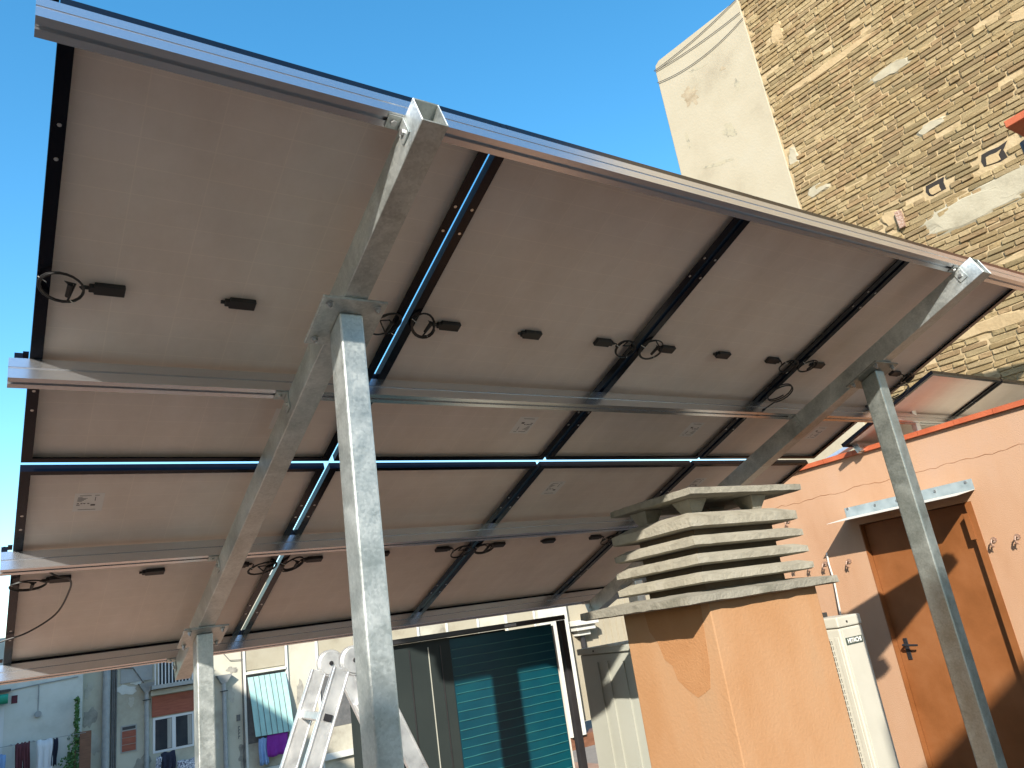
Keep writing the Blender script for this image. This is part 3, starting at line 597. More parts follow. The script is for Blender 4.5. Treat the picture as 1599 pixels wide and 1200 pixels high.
for h, s_ in ((H1, 1), (H2, 1)):
    m = MB(); m.disc(h, wv, 0.050, 0.030, 28); m.disc(h, wv, 0.043, 0.040, 28); hj = m.build('hinge_disc', alu_dull, ld, bevel=0.002)
    m = MB(); m.disc(h, wv, 0.008, 0.052, 12); m.build('hinge_pin', dark_metal, hj)
tag(ld, 'folding aluminium ladder standing open behind the nearest post', 'ladder')

# ------------------------------------------------------------------ second array behind the orange wall
A2X, A2V, A2N = 5.99, 1.225, 0.47
for i in range(3):
    p = make_panel(i, 0, A2X, A2V, A2N, 1.02, False)
    tag(p, ['corner solar panel of the second array, above the orange coping', 'second panel of the array behind the orange wall', 'third panel of the array behind the orange wall, cut by the picture edge'][i], 'solar panel', 'panels of the second array')
for k, v in enumerate((A2V + 0.50, A2V + 0.92)):
    m = MB(); m.prism(prof, A2X + 0.12, A2X + 3.6, lambda a, b, d: PL(d, v + a, b + A2N))
    tag(m.build('mounting_rail', alu, base=PL(A2X + 1.8, v, A2N - 0.08)), ['upper rail of the second array seen above the orange coping', 'lower rail of the second array hidden behind the orange wall'][k], 'rail', 'rails of the second array')
def strut(name, a, b, w2, label, m_=None):
    a, b = Vector(a), Vector(b); d = (b - a).normalized(); s1 = d.cross(Vector((0.2, 1, 0.1))).normalized() * w2; s2 = d.cross(s1).normalized() * w2
    q = MB(); q.hexa([a + s1 * u + s2 * v_ for u, v_ in ((-1, -1), (1, -1), (1, 1), (-1, 1))] + [b + s1 * u + s2 * v_ for u, v_ in ((-1, -1), (1, -1), (1, 1), (-1, 1))])
    return tag(q.build(name, m_ or alu_dull, bevel=0.002), label, 'strut', 'struts of the second array')
strut('array_strut', (6.44, 1.80, -0.45), (6.44, 1.80, -0.085), 0.024, 'short white strut rising from the coping beside the far post')
strut('array_strut', (6.46, 1.95, -0.14), (6.50, 3.3, -0.47), 0.022, 'long pale strut lying low behind the coping, left of the far post')
strut('array_strut', (8.9, 1.80, -0.45), (8.9, 1.80, -0.085), 0.024, 'white strut of the second array hidden behind the orange wall')

# ------------------------------------------------------------------ tall brick party wall
PHI = R(-6); BN = Vector((math.cos(PHI), -math.sin(PHI), 0)); BE = Vector((math.sin(PHI), math.cos(PHI), 0)); BO = BN * (9 * math.cos(PHI))
def BW(s, h, d=0.0):                         # s along the wall, h up, d towards the viewer
    p = BO + BE * s - BN * d; return (p.x, p.y, h)
S0, S1, SP1, HB, HT_ = -4.5, 2.585, 4.21, -15.0, 10.0
HP = 6.93
tbld = empty('brick_building', BW(0, -15, -3))
m = MB()
def wbox(m, s0, s1, h0, h1, d0, d1, mi=0):
    return m.hexa([BW(s0, h0, d1), BW(s0, h0, d0), BW(s1, h0, d0), BW(s1, h0, d1), BW(s0, h1, d1), BW(s0, h1, d0), BW(s1, h1, d0), BW(s1, h1, d1)], mi)
wbox(m, S0, S1, HB, HT_, -6.0, -0.013)
bwall = m.build('mortar_wall', mortar, tbld)
m = MB(); 
poly = [(S1, HB), (SP1, HB), (SP1, HP - 0.16), (SP1 - 0.02, HP - 0.05), (SP1 - 0.10, HP + 0.0), (S1, HP - 0.06)]
m.prism(poly, -6.0, 0.012, lambda a, b, d: BW(a, b, d)); m.build('plaster_wall', cream_pl, tbld, bevel=0.01)
def stainpatch(s_, h_, ls, lh, seed, mt):
    r_ = random.Random(seed); n = 26; ring = []
    for k in range(n):
        a = 2 * math.pi * k / n; rr = 1 + r_.uniform(-0.35, 0.35)
        ring.append((s_ + ls * rr * math.cos(a), h_ + lh * rr * math.sin(a) + 0.3 * ls * rr * math.cos(a)))
    q = MB(); q.prism(ring, 0.0119, 0.0132, lambda a, b, d: BW(a, b, d)); q.build('plaster_stain', mt, tbld)
for (a, b, ls, lh, sd, mt) in ((3.72, 5.95, 0.13, 0.16, 1, 0), (3.25, 5.0, 0.09, 0.13, 2, 1), (3.95, 5.3, 0.03, 0.14, 3, 1), (3.1, 6.0, 0.05, 0.03, 4, 0), (3.55, 4.62, 0.25, 0.03, 5, 1), (2.95, 5.6, 0.04, 0.10, 6, 1), (3.5, 6.3, 0.16, 0.02, 7, 1)):
    stainpatch(a, b, ls, lh, sd, (plaster_tan, plaster_grey)[mt])
def sag(p, q, s, n=14): return [(lerp(p[0], q[0], i / n), lerp(p[1], q[1], i / n) - s * 4 * (i / n) * (1 - i / n)) for i in range(n + 1)]
for (p, q, s) in (((4.219, 6.80), (2.60, 6.86), 0.05), ((4.21, 6.78), (2.60, 6.62), 0.04), ((4.215, 6.56), (2.58, 6.50), 0.13)):
    o = MB(); o.tube([BW(a, b, 0.03) for a, b in sag(p, q, s)], 0.006, 5); o.build('wall_wire', pipe_dark, tbld)
# bricks: irregular courses, individual blocks set into the mortar
bm_ = []
for vi in range(14):
    rg = random.Random(100 + vi); q = MB(); c = []
    for z in (-0.5, 0.5):
        for (x, y) in ((-0.5, -0.5), (0.5, -0.5), (0.5, 0.5), (-0.5, 0.5)): c.append((x, y, z))
    front = 0.5
    pts = []
    for (x, y, z) in c:                       # x along, y depth (towards the viewer is -y), z up
        j = 0.045 if y < 0 else 0.0
        sx = 0.96 if y < 0 else 1.0; sz = 0.88 if y < 0 else 1.0
        pts.append((x * sx + rg.uniform(-j, j) * 0.8, y + (rg.uniform(-0.10, 0.16) if y < 0 else 0), z * sz + rg.uniform(-j, j) * 2.2))
    q.hexa(pts); me = bpy.data.meshes.new('brick'); me.from_pydata(q.v, [], q.f); me.materials.append(BRICK[vi % len(BRICK)])
    bmh = bmesh.new(); bmh.from_mesh(me); bmesh.ops.recalc_face_normals(bmh, faces=bmh.faces)
    bmesh.ops.bevel(bmh, geom=[e for e in bmh.edges if e.calc_face_angle(0) > 0.5 and min(v.co.y for v in e.verts) < 0], offset=0.05, segments=1, affect='EDGES')
    bmh.to_mesh(me); bmh.free()
    bm_.append(me)
rg = random.Random(21); allb = []
CRS = 0.0655
holes = [(1.01, 2.712, 0.10, 0.075), (0.364, 2.738, 0.115, 0.085)]
patches = []
def smear(s, h, ls, lh, mt, name, seed, d=0.008):
    r_ = random.Random(seed); n = 30; q = MB(); ring = []
    for k in range(n):
        a = 2 * math.pi * k / n; rr = 1 + 0.13 * math.sin(2 * a + seed) + 0.10 * math.sin(3 * a + 2.1 * seed) + 0.05 * math.sin(7 * a + seed) + r_.uniform(-0.05, 0.05)
        ring.append((s + ls * rr * math.cos(a), h + lh * rr * math.copysign(abs(math.sin(a)) ** 0.8, math.sin(a))))
    inner = [(s + (a - s) * 0.72, h + (b - h) * 0.72) for a, b in ring]
    vs = [BW(a, b, -0.018) for a, b in ring] + [BW(a, b, d + r_.uniform(-0.003, 0.003)) for a, b in inner]
    q.add(vs, [(k, (k + 1) % n, n + (k + 1) % n, n + k) for k in range(n)] + [tuple(range(n, 2 * n))]); q.build(name, mt, tbld)
    patches.append((s, h, ls * 0.75, lh * 0.75))
for (s, h, ls, lh, mt, sd) in ((1.02, 4.40, 0.26, 0.10, patch_m, 1), (0.84, 3.44, 0.17, 0.075, patch_m, 2), (1.72, 4.98, 0.75, 0.075, patch_c, 3), (2.48, 4.05, 0.09, 0.15, patch_m, 4), (0.72, 2.28, 0.72, 0.17, patch_m, 5), (1.56, 2.60, 0.13, 0.14, patch_c, 6),
                               (0.95, 0.95, 0.50, 0.10, patch_c, 7), (2.3, 3.45, 0.16, 0.10, patch_m, 8), (0.1, 2.36, 0.7, 0.20, patch_m, 9), (2.2, 5.9, 0.12, 0.2, patch_c, 10), (-0.35, 4.1, 0.2, 0.08, patch_c, 12), (0.3, 1.55, 0.45, 0.07, patch_c, 13)):
    smear(s, h, ls, lh, mt, 'mortar_patch', sd)
nr = int((7.3 - (-1.2)) / CRS)
for r_ in range(nr):
    h = -1.2 + r_ * CRS; s = -1.6 + rg.uniform(-0.14, 0.0); hdr = (r_ % 3 == 1)
    while s < S1 - 0.02:
        ln = rg.uniform(0.125, 0.15) if (hdr and rg.random() < 0.8) or rg.random() < 0.2 else rg.uniform(0.255, 0.30)
        e_ = min(s + ln, S1 - rg.uniform(0.0, 0.03))
        c_ = ((s + e_) / 2, h + CRS / 2 + 0.010 * math.sin(s * 1.7 + r_ * 0.11))
        ok = e_ - s > 0.04 and not any(abs(c_[0] - a) < (ww + (e_ - s) / 2) and abs(c_[1] - b) < (hh + 0.02) for a, b, ww, hh in holes)
        ok = ok and not any(((c_[0] - a) / max(ww, .01)) ** 2 + ((c_[1] - b) / max(hh, .01)) ** 2 < 0.8 for a, b, ww, hh in patches)
        if ok and rg.random() > 0.018:
            dep = rg.gauss(0.001, 0.0042) + (-0.012 if rg.random() < 0.06 else 0) + (0.009 if rg.random() < 0.05 else 0)
            allb.append((c_[0], c_[1], e_ - s - rg.uniform(0.006, 0.014), CRS - rg.uniform(0.003, 0.011), dep, rg.randrange(14), rg.uniform(-0.012, 0.012)))
        s = e_ + 0.0
cc = Vector((CX, CY, CZ))
def score(b):
    p = Vector(BW(b[0], b[1])); d = p - cc; z = d.dot(cf); x = 799.5 + 1186 * d.dot(cr) / z; y = 600 - 1186 * d.dot(cu) / z
    vis = 1150 < x < 1600 and 0 < y < 600 and y < 262 + (x - 1061) * 0.30
    if x > 1470 and 450 < y < 600 and x > 1595 - (y - 450) * 1.2: vis = True
    return (0 if vis else 1, z / (b[2] * b[3]) ** 0.25)
allb.sort(key=score)
rotb = Matrix(((BE.x, BN.x, 0), (BE.y, BN.y, 0), (0, 0, 1)))
for b in allb[:300]:
    o = bpy.data.objects.new('brick', bm_[b[5]]); COL.objects.link(o); o.parent = tbld
    p = Vector(BW(b[0], b[1], b[4] - 0.02)) - PB[tbld.name]
    o.matrix_local = Matrix.Translation(p) @ (rotb @ Matrix.Rotation(b[6], 3, 'Y')).to_4x4() @ Matrix.Diagonal((b[2], 0.05, b[3], 1))
q = MB(); mats_idx = []
o0 = PB[tbld.name]
vsA = []; fsA = []; miA = []
for b in allb[300:]:
    me = bm_[b[5]]; M = Matrix.Translation(Vector(BW(b[0], b[1], b[4] - 0.02))) @ (rotb @ Matrix.Rotation(b[6], 3, 'Y')).to_4x4() @ Matrix.Diagonal((b[2], 0.05, b[3], 1))
    k = len(vsA); vsA += [tuple(M @ v.co) for v in me.vertices]
    for pl in me.polygons: fsA.append(tuple(k + i for i in pl.vertices)); miA.append(b[5] % len(BRICK))
q.v, q.f, q.mi = vsA, fsA, miA
tag(q.build('brickwork', BRICK, tbld), kind='stuff')
for hi, (s, h, ww, hh) in enumerate(holes):
    r_ = random.Random(50 + hi)
    ring = [(s + ww * x * r_.uniform(0.88, 1.12), h + hh * y * r_.uniform(0.85, 1.15)) for x, y in ((-1, -1), (-0.3, -1.05), (0.5, -0.95), (1, -0.8), (1.05, 0.1), (0.95, 0.9), (0.3, 1.05), (-0.5, 0.9), (-1.25, 1.0), (-0.95, 0.2))]
    q = MB(); q.prism(ring, -0.0128, -0.0100, lambda a, b, d: BW(a, b, d)); q.build('putlog_hole_shade', hole_m, tbld)  # flat dark plate, the shade of a recess put into its colour
    ring2 = [(s + (a - s) * r_.uniform(0.50, 0.66) + ww * 0.16, h + (b - h) * r_.uniform(0.50, 0.66) - hh * 0.30) for a, b in ring]
    q = MB(); q.prism(ring2, -0.0099, 0.0, lambda a, b, d: BW(a, b, d)); q.build('hole_filling', patch_c, tbld, bevel=0.004)
q = MB(); q.hexa([BW(1.475 - 0.045, 2.42, -0.02), BW(1.475 - 0.045, 2.42, 0.05), BW(1.475 + 0.02, 2.42, 0.05), BW(1.475 + 0.02, 2.42, -0.02), BW(1.475 - 0.045, 2.64, -0.02), BW(1.475 - 0.045, 2.64, 0.05), BW(1.475 + 0.02, 2.64, 0.05), BW(1.475 + 0.02, 2.64, -0.02)]); q.build('iron_stub', rust, tbld)
tag(tbld, 'tall party wall of eroded ochre brick with cream plastered left section', 'building')

# small tiled chimney cap at the picture's right edge
cp = empty('tiled_chimney', (6.9, 0.2, -0.45))
m = MB(); m.box(6.58, 7.10, -0.18, 0.433, 1.835, 1.90); m.build('cap_tile', coping, cp, bevel=0.006)
m = MB(); m.tube([(6.65, 0.36, -0.45), (6.65, 0.36, 1.68)], 0.046, 14); m.build('flue_pipe', dark_metal, cp, smooth=True)
m = MB(); m.box(6.73, 7.02, -0.10, 0.31, -0.45, 1.72); m.build('shaft', coping, cp)
for (x, y) in ((6.76, -0.06), (6.76, 0.24), (6.95, -0.06), (6.95, 0.24)):
    m = MB(); m.box(x, x + 0.04, y, y + 0.04, 1.72, 1.835); m.build('cap_support', coping, cp)
tag(cp, 'red tile chimney cap with dark flue pipe at the right picture edge', 'chimney')

# ------------------------------------------------------------------ courtyard facade far behind
FK = 1.896
def FX(x): return CX + (x - CX) * FK
def FZ(z): return CZ + (z - CZ) * FK
FY = 26.0
fa = empty('courtyard_building', (12, FY + 4, -15))
def fbox(x0, x1, z0, z1, d0, d1, name, mt, parent, bev=0.0):      # d towards the viewer
    m = MB(); m.box(FX(x0), FX(x1), FY - d1, FY - d0, FZ(z0), FZ(z1)); return m.build(name, mt, parent, bevel=bev)
m = MB(); m.box(FX(1.17), FX(19), FY, FY + 8, -15, FZ(0.30)); m.build('wall', old_pl, fa)
cr_ = MB(); cr_.box(FX(1.17), FX(19), FY - 0.25, FY, FZ(0.18), FZ(0.30)); cr_.build('cornice', white_pl, fa)
def window(x0, x1, z0, z1, par, panes=2, mt=white_frame):
    w_ = fbox(x0, x1, z0, z1, -0.05, 0.02, 'window', mt, par)
    n = panes; g_ = 0.035
    for k in range(n):
        a = lerp(x0, x1, k / n) + g_; b = lerp(x0, x1, (k + 1) / n) - g_ * 0.7
        fbox(a, b, z0 + g_, z1 - g_, 0.021, 0.026, 'pane', pane, w_)
        fbox(lerp(a, b, 0.72), b - 0.005, z0 + g_ * 1.2, z1 - g_ * 1.2, 0.0262, 0.030, 'curtain', curtain, w_)
    return w_
window(2.20, 2.82, -2.45, -1.92, fa)
fbox(2.185, 2.83, -1.905, -1.590, 0.0, 0.05, 'lintel_panel', red_wood, fa)
fbox(2.16, 2.86, -1.575, -1.50, 0.0, 0.12, 'ledge', white_pl, fa)
fbox(2.14, 2.88, -1.48, -1.42, 0.0, 0.60, 'balcony_slab', grey_pl, fa)
rl_ = MB()
for k in range(14):
    x = lerp(2.19, 2.86, k / 13); rl_.box(FX(x) - 0.014, FX(x) + 0.014, FY - 0.57, FY - 0.54, FZ(-1.42), FZ(-1.02))
rl_.box(FX(2.18), FX(2.87), FY - 0.575, FY - 0.535, FZ(-1.02), FZ(-1.0)); rl_.build('balcony_railing', white_frame, fa)
fbox(2.30, 2.75, -1.42, -0.62, 0.0, 0.02, 'balcony_door', pane, fa)
fbox(1.72, 2.19, -1.32, -0.9, 0.0, 0.03, 'grey_patch', grey_pl, fa)
sv = fbox(1.735, 1.965, -2.355, -1.955, 0.0, 0.03, 'small_window', grey_pl, fa)
fbox(1.755, 1.945, -2.02, -1.975, 0.031, 0.036, 'pane', pane, sv)
for k in range(3): fbox(1.752, 1.950, -2.335 + k * 0.102, -2.335 + k * 0.102 + 0.094, 0.031, 0.045, 'shutter_slat', red_wood, sv)
for (x, r_, mt) in ((1.515, 0.11, pipe_grey), (1.605, 0.03, pipe_dark), (1.632, 0.025, pipe_dark), (1.660, 0.025, pipe_dark)):
    m = MB(); m.tube([(FX(x), FY - r_ - 0.02, -14), (FX(x), FY - r_ - 0.02, FZ(0.1))], r_, 10); m.build('drain_pipe', mt, fa, smooth=True)
def funnel(x, zt, mt=pipe_grey):
    m = MB(); m.tube([(FX(x), FY - 0.14, -14), (FX(x), FY - 0.14, FZ(zt - 0.14))], 0.07, 10); d_ = m.build('drain_pipe', mt, fa, smooth=True)
    m = MB(); m.hexa([(FX(x) - 0.08, FY - 0.2, FZ(zt - 0.14)), (FX(x) + 0.08, FY - 0.2, FZ(zt - 0.14)), (FX(x) + 0.08, FY - 0.05, FZ(zt - 0.14)), (FX(x) - 0.08, FY - 0.05, FZ(zt - 0.14)), (FX(x) - 0.24, FY - 0.3, FZ(zt)), (FX(x) + 0.24, FY - 0.3, FZ(zt)), (FX(x) + 0.24, FY - 0.02, FZ(zt)), (FX(x) - 0.24, FY - 0.02, FZ(zt))]); m.build('rain_hopper', mt, d_)
    m = MB(); m.box(FX(x) - 0.1, FX(x) + 0.1, FY - 0.23, FY - 0.04, FZ(zt - 0.27), FZ(zt - 0.255)); m.build('pipe_clip', dark_metal, d_)
funnel(2.10, -1.36); funnel(3.30, -1.42)
fbox(3.51, 3.57, -2.20, -2.10, 0.0, 0.03, 'vent', pipe_dark, fa)
m = MB()
for k in range(4): m.box(FX(3.545) - 0.03, FX(3.545) + 0.03, FY - 0.012, FY - 0.002, FZ(-2.30 - k * 0.05), FZ(-2.285 - k * 0.05)); m.box(FX(3.545) - 0.03, FX(3.545) - 0.012, FY - 0.0125, FY - 0.0022, FZ(-2.33 - k * 0.05), FZ(-2.29 - k * 0.05))
m.build('painted_mark', pipe_dark, fa)
def wear(x, z, lx, lz, mt, seed, name='worn_patch', d=0.012):
    r_ = random.Random(seed); n = 24; ring = []
    for k in range(n):
        a = 2 * math.pi * k / n; rr = 1 + 0.25 * math.sin(2 * a + seed) + 0.15 * math.sin(5 * a + seed * 2) + r_.uniform(-0.15, 0.15)
        ring.append((FX(x) + lx * rr * math.cos(a), FZ(z) + lz * rr * math.sin(a)))
    q = MB(); q.prism(ring, 0.0, d, lambda a, b, dd: (a, FY - dd, b)); q.build(name, mt, fa)
for k, (x, z, lx, lz, mt) in enumerate(((1.30, -1.75, 0.16, 0.30, 0), (1.38, -2.15, 0.12, 0.35, 1), (1.80, -1.42, 0.28, 0.14, 2), (1.95, -1.30, 0.22, 0.10, 2), (1.88, -1.62, 0.10, 0.12, 1), (1.27, -1.35, 0.10, 0.20, 1), (2.05, -2.55, 0.2, 0.25, 0), (3.05, -1.30, 0.18, 0.16, 0), (3.15, -2.35, 0.12, 0.40, 1), (3.42, -1.75, 0.14, 0.22, 1), (3.60, -2.75, 0.16, 0.30, 0), (1.55, -2.7, 0.3, 0.2, 0), (4.62, -1.9, 0.10, 0.4, 0), (4.75, -2.4, 0.12, 0.3, 1), (3.46, -1.36, 0.15, 0.10, 0), (2.95, -2.7, 0.2, 0.2, 1), (4.1, -1.2, 0.3, 0.12, 1), (5.8, -1.3, 0.3, 0.2, 0))):
    wear(x, z, lx, lz, (stain_grey, old_patch, white_pl)[mt], k + 1, d=0.010 + 0.002 * (k % 3))
for (pts, r_) in ((((1.2, -1.02), (1.9, -1.10), (2.15, -1.5)), 0.015), (((2.98, -1.0), (2.99, -2.0), (2.97, -3.0)), 0.02), (((3.62, -0.9), (3.62, -2.2), (3.60, -3.1)), 0.018), (((3.30, -1.05), (3.42, -1.2), (3.66, -1.22)), 0.012)):
    q = MB(); q.tube([(FX(a), FY - 0.05, FZ(b)) for a, b in pts], r_, 5); q.build('wall_cable', pipe_dark, fa)
def bay(x0, zt, zb, tint=True, blind=True):
    fbox(x0 - 0.05, x0 - 0.012, -3.4, zt + 0.6, 0.0, 0.08, 'pilaster', white_pl, fa); fbox(x0 + 0.69, x0 + 0.73, -3.4, zt + 0.6, 0.0, 0.08, 'pilaster', white_pl, fa)
    fbox(x0 + 0.0, x0 + 0.68, zt + 0.09, zt + 0.50, 0.0, 0.04, 'upper_panel', cream_pl, fa); fbox(x0 - 0.01, x0 + 0.69, zt + 0.02, zt + 0.06, 0.0, 0.12, 'ledge', white_pl, fa)
    wn = fbox(x0 + 0.0, x0 + 0.68, zb - 0.1, zt, -0.05, 0.01, 'window', pipe_dark, fa)
    fbox(x0 - 0.03, x0 + 0.71, zb - 0.62, zb - 0.52, 0.0, 0.14, 'sill', white_pl, fa)
bay(3.69, -1.50, -2.5)
for x0 in (5.0, 6.35, 7.75, 9.2, 10.7): bay(x0, -1.50, -2.5)
m = MB(); n = 7; vs = []; fs = []
for k in range(n + 1):
    t = k / n; x = lerp(3.70, 4.36, t)
    vs += [(FX(x), FY - 0.13, FZ(-1.53)), (FX(x + 0.03), FY - 0.30 - 0.02 * math.sin(k * 2), FZ(-2.0)), (FX(x + 0.06), FY - 0.42, FZ(-2.49 - 0.02 * t))]
for k in range(n): fs += [(3 * k, 3 * k + 3, 3 * k + 4, 3 * k + 1), (3 * k + 1, 3 * k + 4, 3 * k + 5, 3 * k + 2)]
m.add(vs, fs); bl = m.build('window_blind', awn_green, base=(FX(4.0), FY - 0.3, FZ(-2.5)))
for k in range(1, n):
    q = MB(); q.tube([(vs[3 * k + i][0], vs[3 * k + i][1] - 0.012, vs[3 * k + i][2]) for i in range(3)], 0.010, 4); q.build('blind_seam', pipe_dark, bl)
tag(bl, 'pale green slatted blind hanging outside the courtyard window', 'blind')
tag(fa, 'weathered cream courtyard building with drainpipes and red lintel', 'building')
def cloth(name, x0, x1, z0, z1, d, mt, label, seed, split=False, fy=FY):
    r_ = random.Random(seed); m = MB(); nx, nz = 8, 7
    for side in ((0, 1),) if not split else ((0.0, 0.46), (0.54, 1.0)):
        vs = []
        for j in range(nz + 1):
            for i in range(nx + 1):
                u = lerp(side[0], side[1], i / nx); tz = j / nz
                if split and tz < 0.35: u = lerp(0, 1, (i / nx) * 0.5 + (0 if side[0] == 0 else 0.5))
                vs.append((FX(lerp(x0, x1, u)) + 0.015 * math.sin(tz * 5 + seed), fy - d - 0.035 * math.sin(i * 1.9 + seed + tz) * (0.3 + tz), FZ(lerp(z1, z0, tz)) + 0.02 * math.sin(i * 1.3 + seed)))
        fs = [(j * (nx + 1) + i, j * (nx + 1) + i + 1, (j + 1) * (nx + 1) + i + 1, (j + 1) * (nx + 1) + i) for j in range(nz) for i in range(nx)]
        m.add(vs, fs)
    o = m.build(name, mt, smooth=True); md = o.modifiers.new('thickness', 'SOLIDIFY'); md.thickness = 0.012
    return tag(o, label, 'laundry', 'washing hung on the courtyard buildings')
cloth('hanging_cloth', 3.95, 4.31, -2.85, -2.50, 0.35, c_purple, 'purple cloth hanging under the pale green blind', 2)
cloth('hanging_cloth', 3.82, 3.97, -2.95, -2.53, 0.32, c_blue, 'light blue cloth beside the purple one', 3)
cloth('hanging_cloth', 2.30, 2.51, -2.72, -2.45, 0.30, c_navy, 'navy towel hanging below the white framed window', 5)
cloth('hanging_cloth', 2.53, 2.88, -2.80, -2.62, 0.30, c_print, 'printed cloth right of the navy towel', 6)
cloth('hanging_cloth', 2.22, 2.30, -2.80, -2.50, 0.31, c_print, 'narrow printed cloth left of the navy towel', 8)
# white wing on the far left
wg = empty('white_wing', (0, FY - 1, -15))
WY = FY - 0.6
m = MB(); m.box(FX(-2.5), FX(1.165), WY, FY + 4, -15, FZ(-0.42)); m.build('wall', white_pl, wg)
m = MB(); m.tube([(FX(0.1), WY - 0.02, FZ(-1.19)), (FX(0.6), WY - 0.02, FZ(-1.15)), (FX(1.1), WY - 0.02, FZ(-1.12))], 0.018, 5); m.build('wall_cable', pipe_grey, wg)
m = MB(); m.tube([(FX(0.585), WY - 0.02, FZ(-1.15)), (FX(0.588), WY - 0.02, FZ(-1.53))], 0.016, 5); m.disc((FX(0.588), WY - 0.05, FZ(-1.57)), (0, 1, 0), 0.085, 0.10, 18); m.build('round_lamp', pipe_grey, wg)
m = MB(); m.box(FX(0.245), FX(0.320), WY - 0.02, WY - 0.001, FZ(-1.37), FZ(-1.26)); m.build('plaque', c_maroon, wg)
m = MB(); m.box(FX(-0.6), FX(0.135), WY - 0.02, WY - 0.001, FZ(-3.6), FZ(-1.42)); m.build('doorway', pane, wg)
m = MB(); m.box(FX(0.10), FX(0.165), WY - 0.06, WY - 0.0205, FZ(-3.6), FZ(-1.38)); m.build('door_jamb', white_frame, wg)
m = MB(); m.box(FX(-0.6), FX(0.23), WY - 0.30, WY - 0.0205, FZ(-1.195), FZ(-1.16)); m.build('awning_box', dark_metal, wg)
m = MB(); m.tube([(FX(-0.6), WY - 0.28, FZ(-1.29)), (FX(0.20), WY - 0.28, FZ(-1.29))], 0.13, 14); m.build('awning_roll', awn_dark, wg, smooth=True)
tag(wg, 'white rendered wing with round lamp and green rolled awning at lower left', 'building')
cloth('hanging_cloth', 0.325, 0.50, -2.55, -1.92, 0.5, c_maroon, 'maroon trousers on the washing line', 11, True, WY)
cloth('hanging_cloth', 0.575, 0.775, -2.6, -1.93, 0.5, c_white, 'white shirt on the washing line next to the maroon trousers', 12, False, WY)
cloth('hanging_cloth', 0.775, 0.84, -2.30, -1.94, 0.52, c_navy, 'narrow dark sock hanging right of the white shirt', 13, False, WY)
cloth('hanging_cloth', 0.05, 0.20, -2.7, -2.03, 0.5, c_blue, 'blue towel at the far left of the washing line', 14, False, WY)
m = MB(); m.tube([(FX(-0.3), WY - 0.5, FZ(-1.93)), (FX(1.2), WY - 0.5, FZ(-1.93))], 0.008, 4)
for x in (0.27, 0.545): m.tube([(FX(x), WY, FZ(-1.93)), (FX(x), WY - 0.52, FZ(-1.93))], 0.02, 5)
tag(m.build('washing_line', pipe_grey), 'thin washing line strung across the white wing', 'washing line')
# climbing plant with leaves, pot and brown partition
pt = empty('climbing_plant', (FX(1.07), WY - 0.3, FZ(-2.5)))
m = MB(); m.tube([(FX(1.07), WY - 0.28, FZ(-2.45)), (FX(1.08), WY - 0.25, FZ(-2.0)), (FX(1.085), WY - 0.22, FZ(-1.45))], [0.03, 0.02, 0.008], 5); m.build('stem', stem_m, pt)
m = MB(); r_ = random.Random(3)
for k in range(900):
    t = r_.random() ** 1.6; z = lerp(-2.62, -1.42, t); wdt = lerp(0.17, 0.02, t) if z < -1.9 else lerp(0.035, 0.02, t)
    x = 1.085 + r_.gauss(0, 0.5) * wdt - (0.05 if z < -2.2 else 0); c = Vector((FX(x), WY - 0.22 + r_.gauss(0, 0.10), FZ(z)))
    a = Vector((r_.gauss(0, 1), r_.gauss(0, 1), r_.gauss(0, 1))).normalized() * r_.uniform(0.035, 0.07); b = a.cross(Vector((r_.gauss(0, 1), r_.gauss(0, 1), r_.gauss(0, 1)))).normalized() * r_.uniform(0.02, 0.04)
    m.add([c - a, c + b, c + a, c - b], [(0, 1, 2, 3)])
m.build('foliage', leaf_m, pt); tag(pt, 'green climbing plant on the corner of the white wing', 'plant')
m = MB(); m.tube([(FX(1.0), WY - 0.30, FZ(-2.75)), (FX(1.0), WY - 0.30, FZ(-2.52))], [0.13, 0.20], 14); tag(m.build('plant_pot', pot_red), 'red plant pot at the foot of the climbing plant', 'pot')
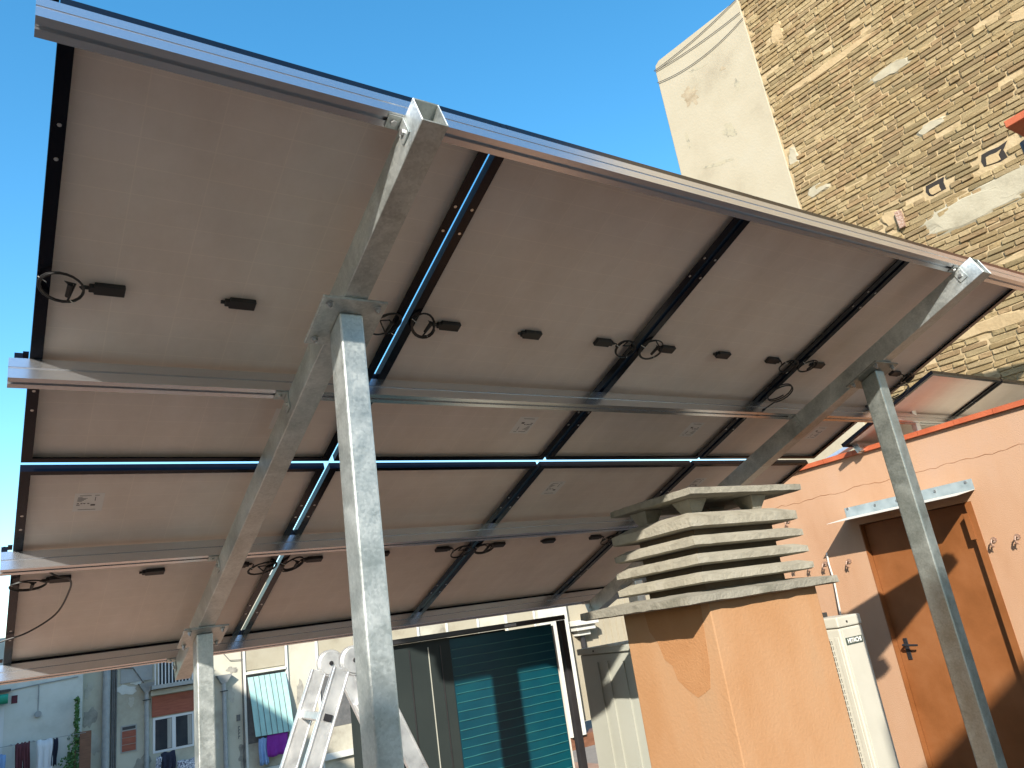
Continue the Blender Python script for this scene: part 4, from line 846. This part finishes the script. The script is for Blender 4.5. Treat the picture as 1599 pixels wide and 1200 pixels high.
m = MB(); m.box(FX(1.125), FX(1.275), WY - 0.40, WY - 0.34, FZ(-3.2), FZ(-1.915)); tag(m.build('balcony_partition', brown_wood), 'brown wooden balcony partition right of the climbing plant', 'partition')

# white rendered pavilion seen between the teal cabinet and the chimney
wp = empty('white_pavilion', (8.5, 8.6, -15))
m = MB(); m.box(6.98, 7.24, 8.2, 8.6, -3.0, -0.6); m.build('pillar', white_pl, wp)
m = MB(); m.box(7.243, 10.5, 8.4, 8.6, -2.85, -0.6); m.build('wall', cream_pl, wp)
m = MB(); m.box(6.75, 10.5, 8.25, 9.4, -3.6, -3.001); m.build('base_band', brown_wood, wp)
m = MB(); m.box(6.6, 10.5, 8.7, 10.5, -15, -3.6); m.build('lower_storey', old_pl, wp)
m = MB()
for (a, z0, z1) in ((0.22, -1.50, -1.42), (0.18, -1.575, -1.502), (0.12, -1.65, -1.577)): m.box(7.56 - a, 7.56 + a, 8.4 - a * 1.2, 8.399, z0, z1)
m.build('corbel', white_pl, wp, bevel=0.008)
m = MB(); m.tube([(7.56, 8.33, -2.2), (7.56, 8.33, -1.652)], 0.045, 10); m.build('downpipe', dark_metal, wp)
for k in range(9):
    q = MB(); q.box(7.95 + k * 0.13, 8.055 + k * 0.13, 8.385, 8.3995, -2.8, -0.7); q.build('board', cream_pl, wp)
tag(wp, 'white pillar and cream boarded wall with corbel behind the pale locker', 'building')

# ------------------------------------------------------------------ neighbouring blocks outside the picture that shade parts of the roof
def block(name, x0, x1, y0, y1, zt, label):
    t = empty(name, ((x0 + x1) / 2, (y0 + y1) / 2, -15)); m = MB(); m.box(x0, x1, y0, y1, -15, zt); m.build('wall', old_pl, t)
    m = MB(); m.box(x0 - 0.0, x1 + 0.0, y0, y1, zt + 0.002, zt + 0.05); m.build('roof', coping, t); return tag(t, label, 'building')
ZC = -1.04 + 0.772 * 6.0 - 0.05
block('rear_block', -2.385, 4.5, -9, -6, ZC, 'flat roofed block behind the viewer, right half')
block('rear_block', -11, -5.15, -9, -6, ZC - 0.05, 'flat roofed block behind the viewer, left half')
block('side_block', -13, -7, 3, 26, 9.6, 'tall block on the left side of the courtyard')
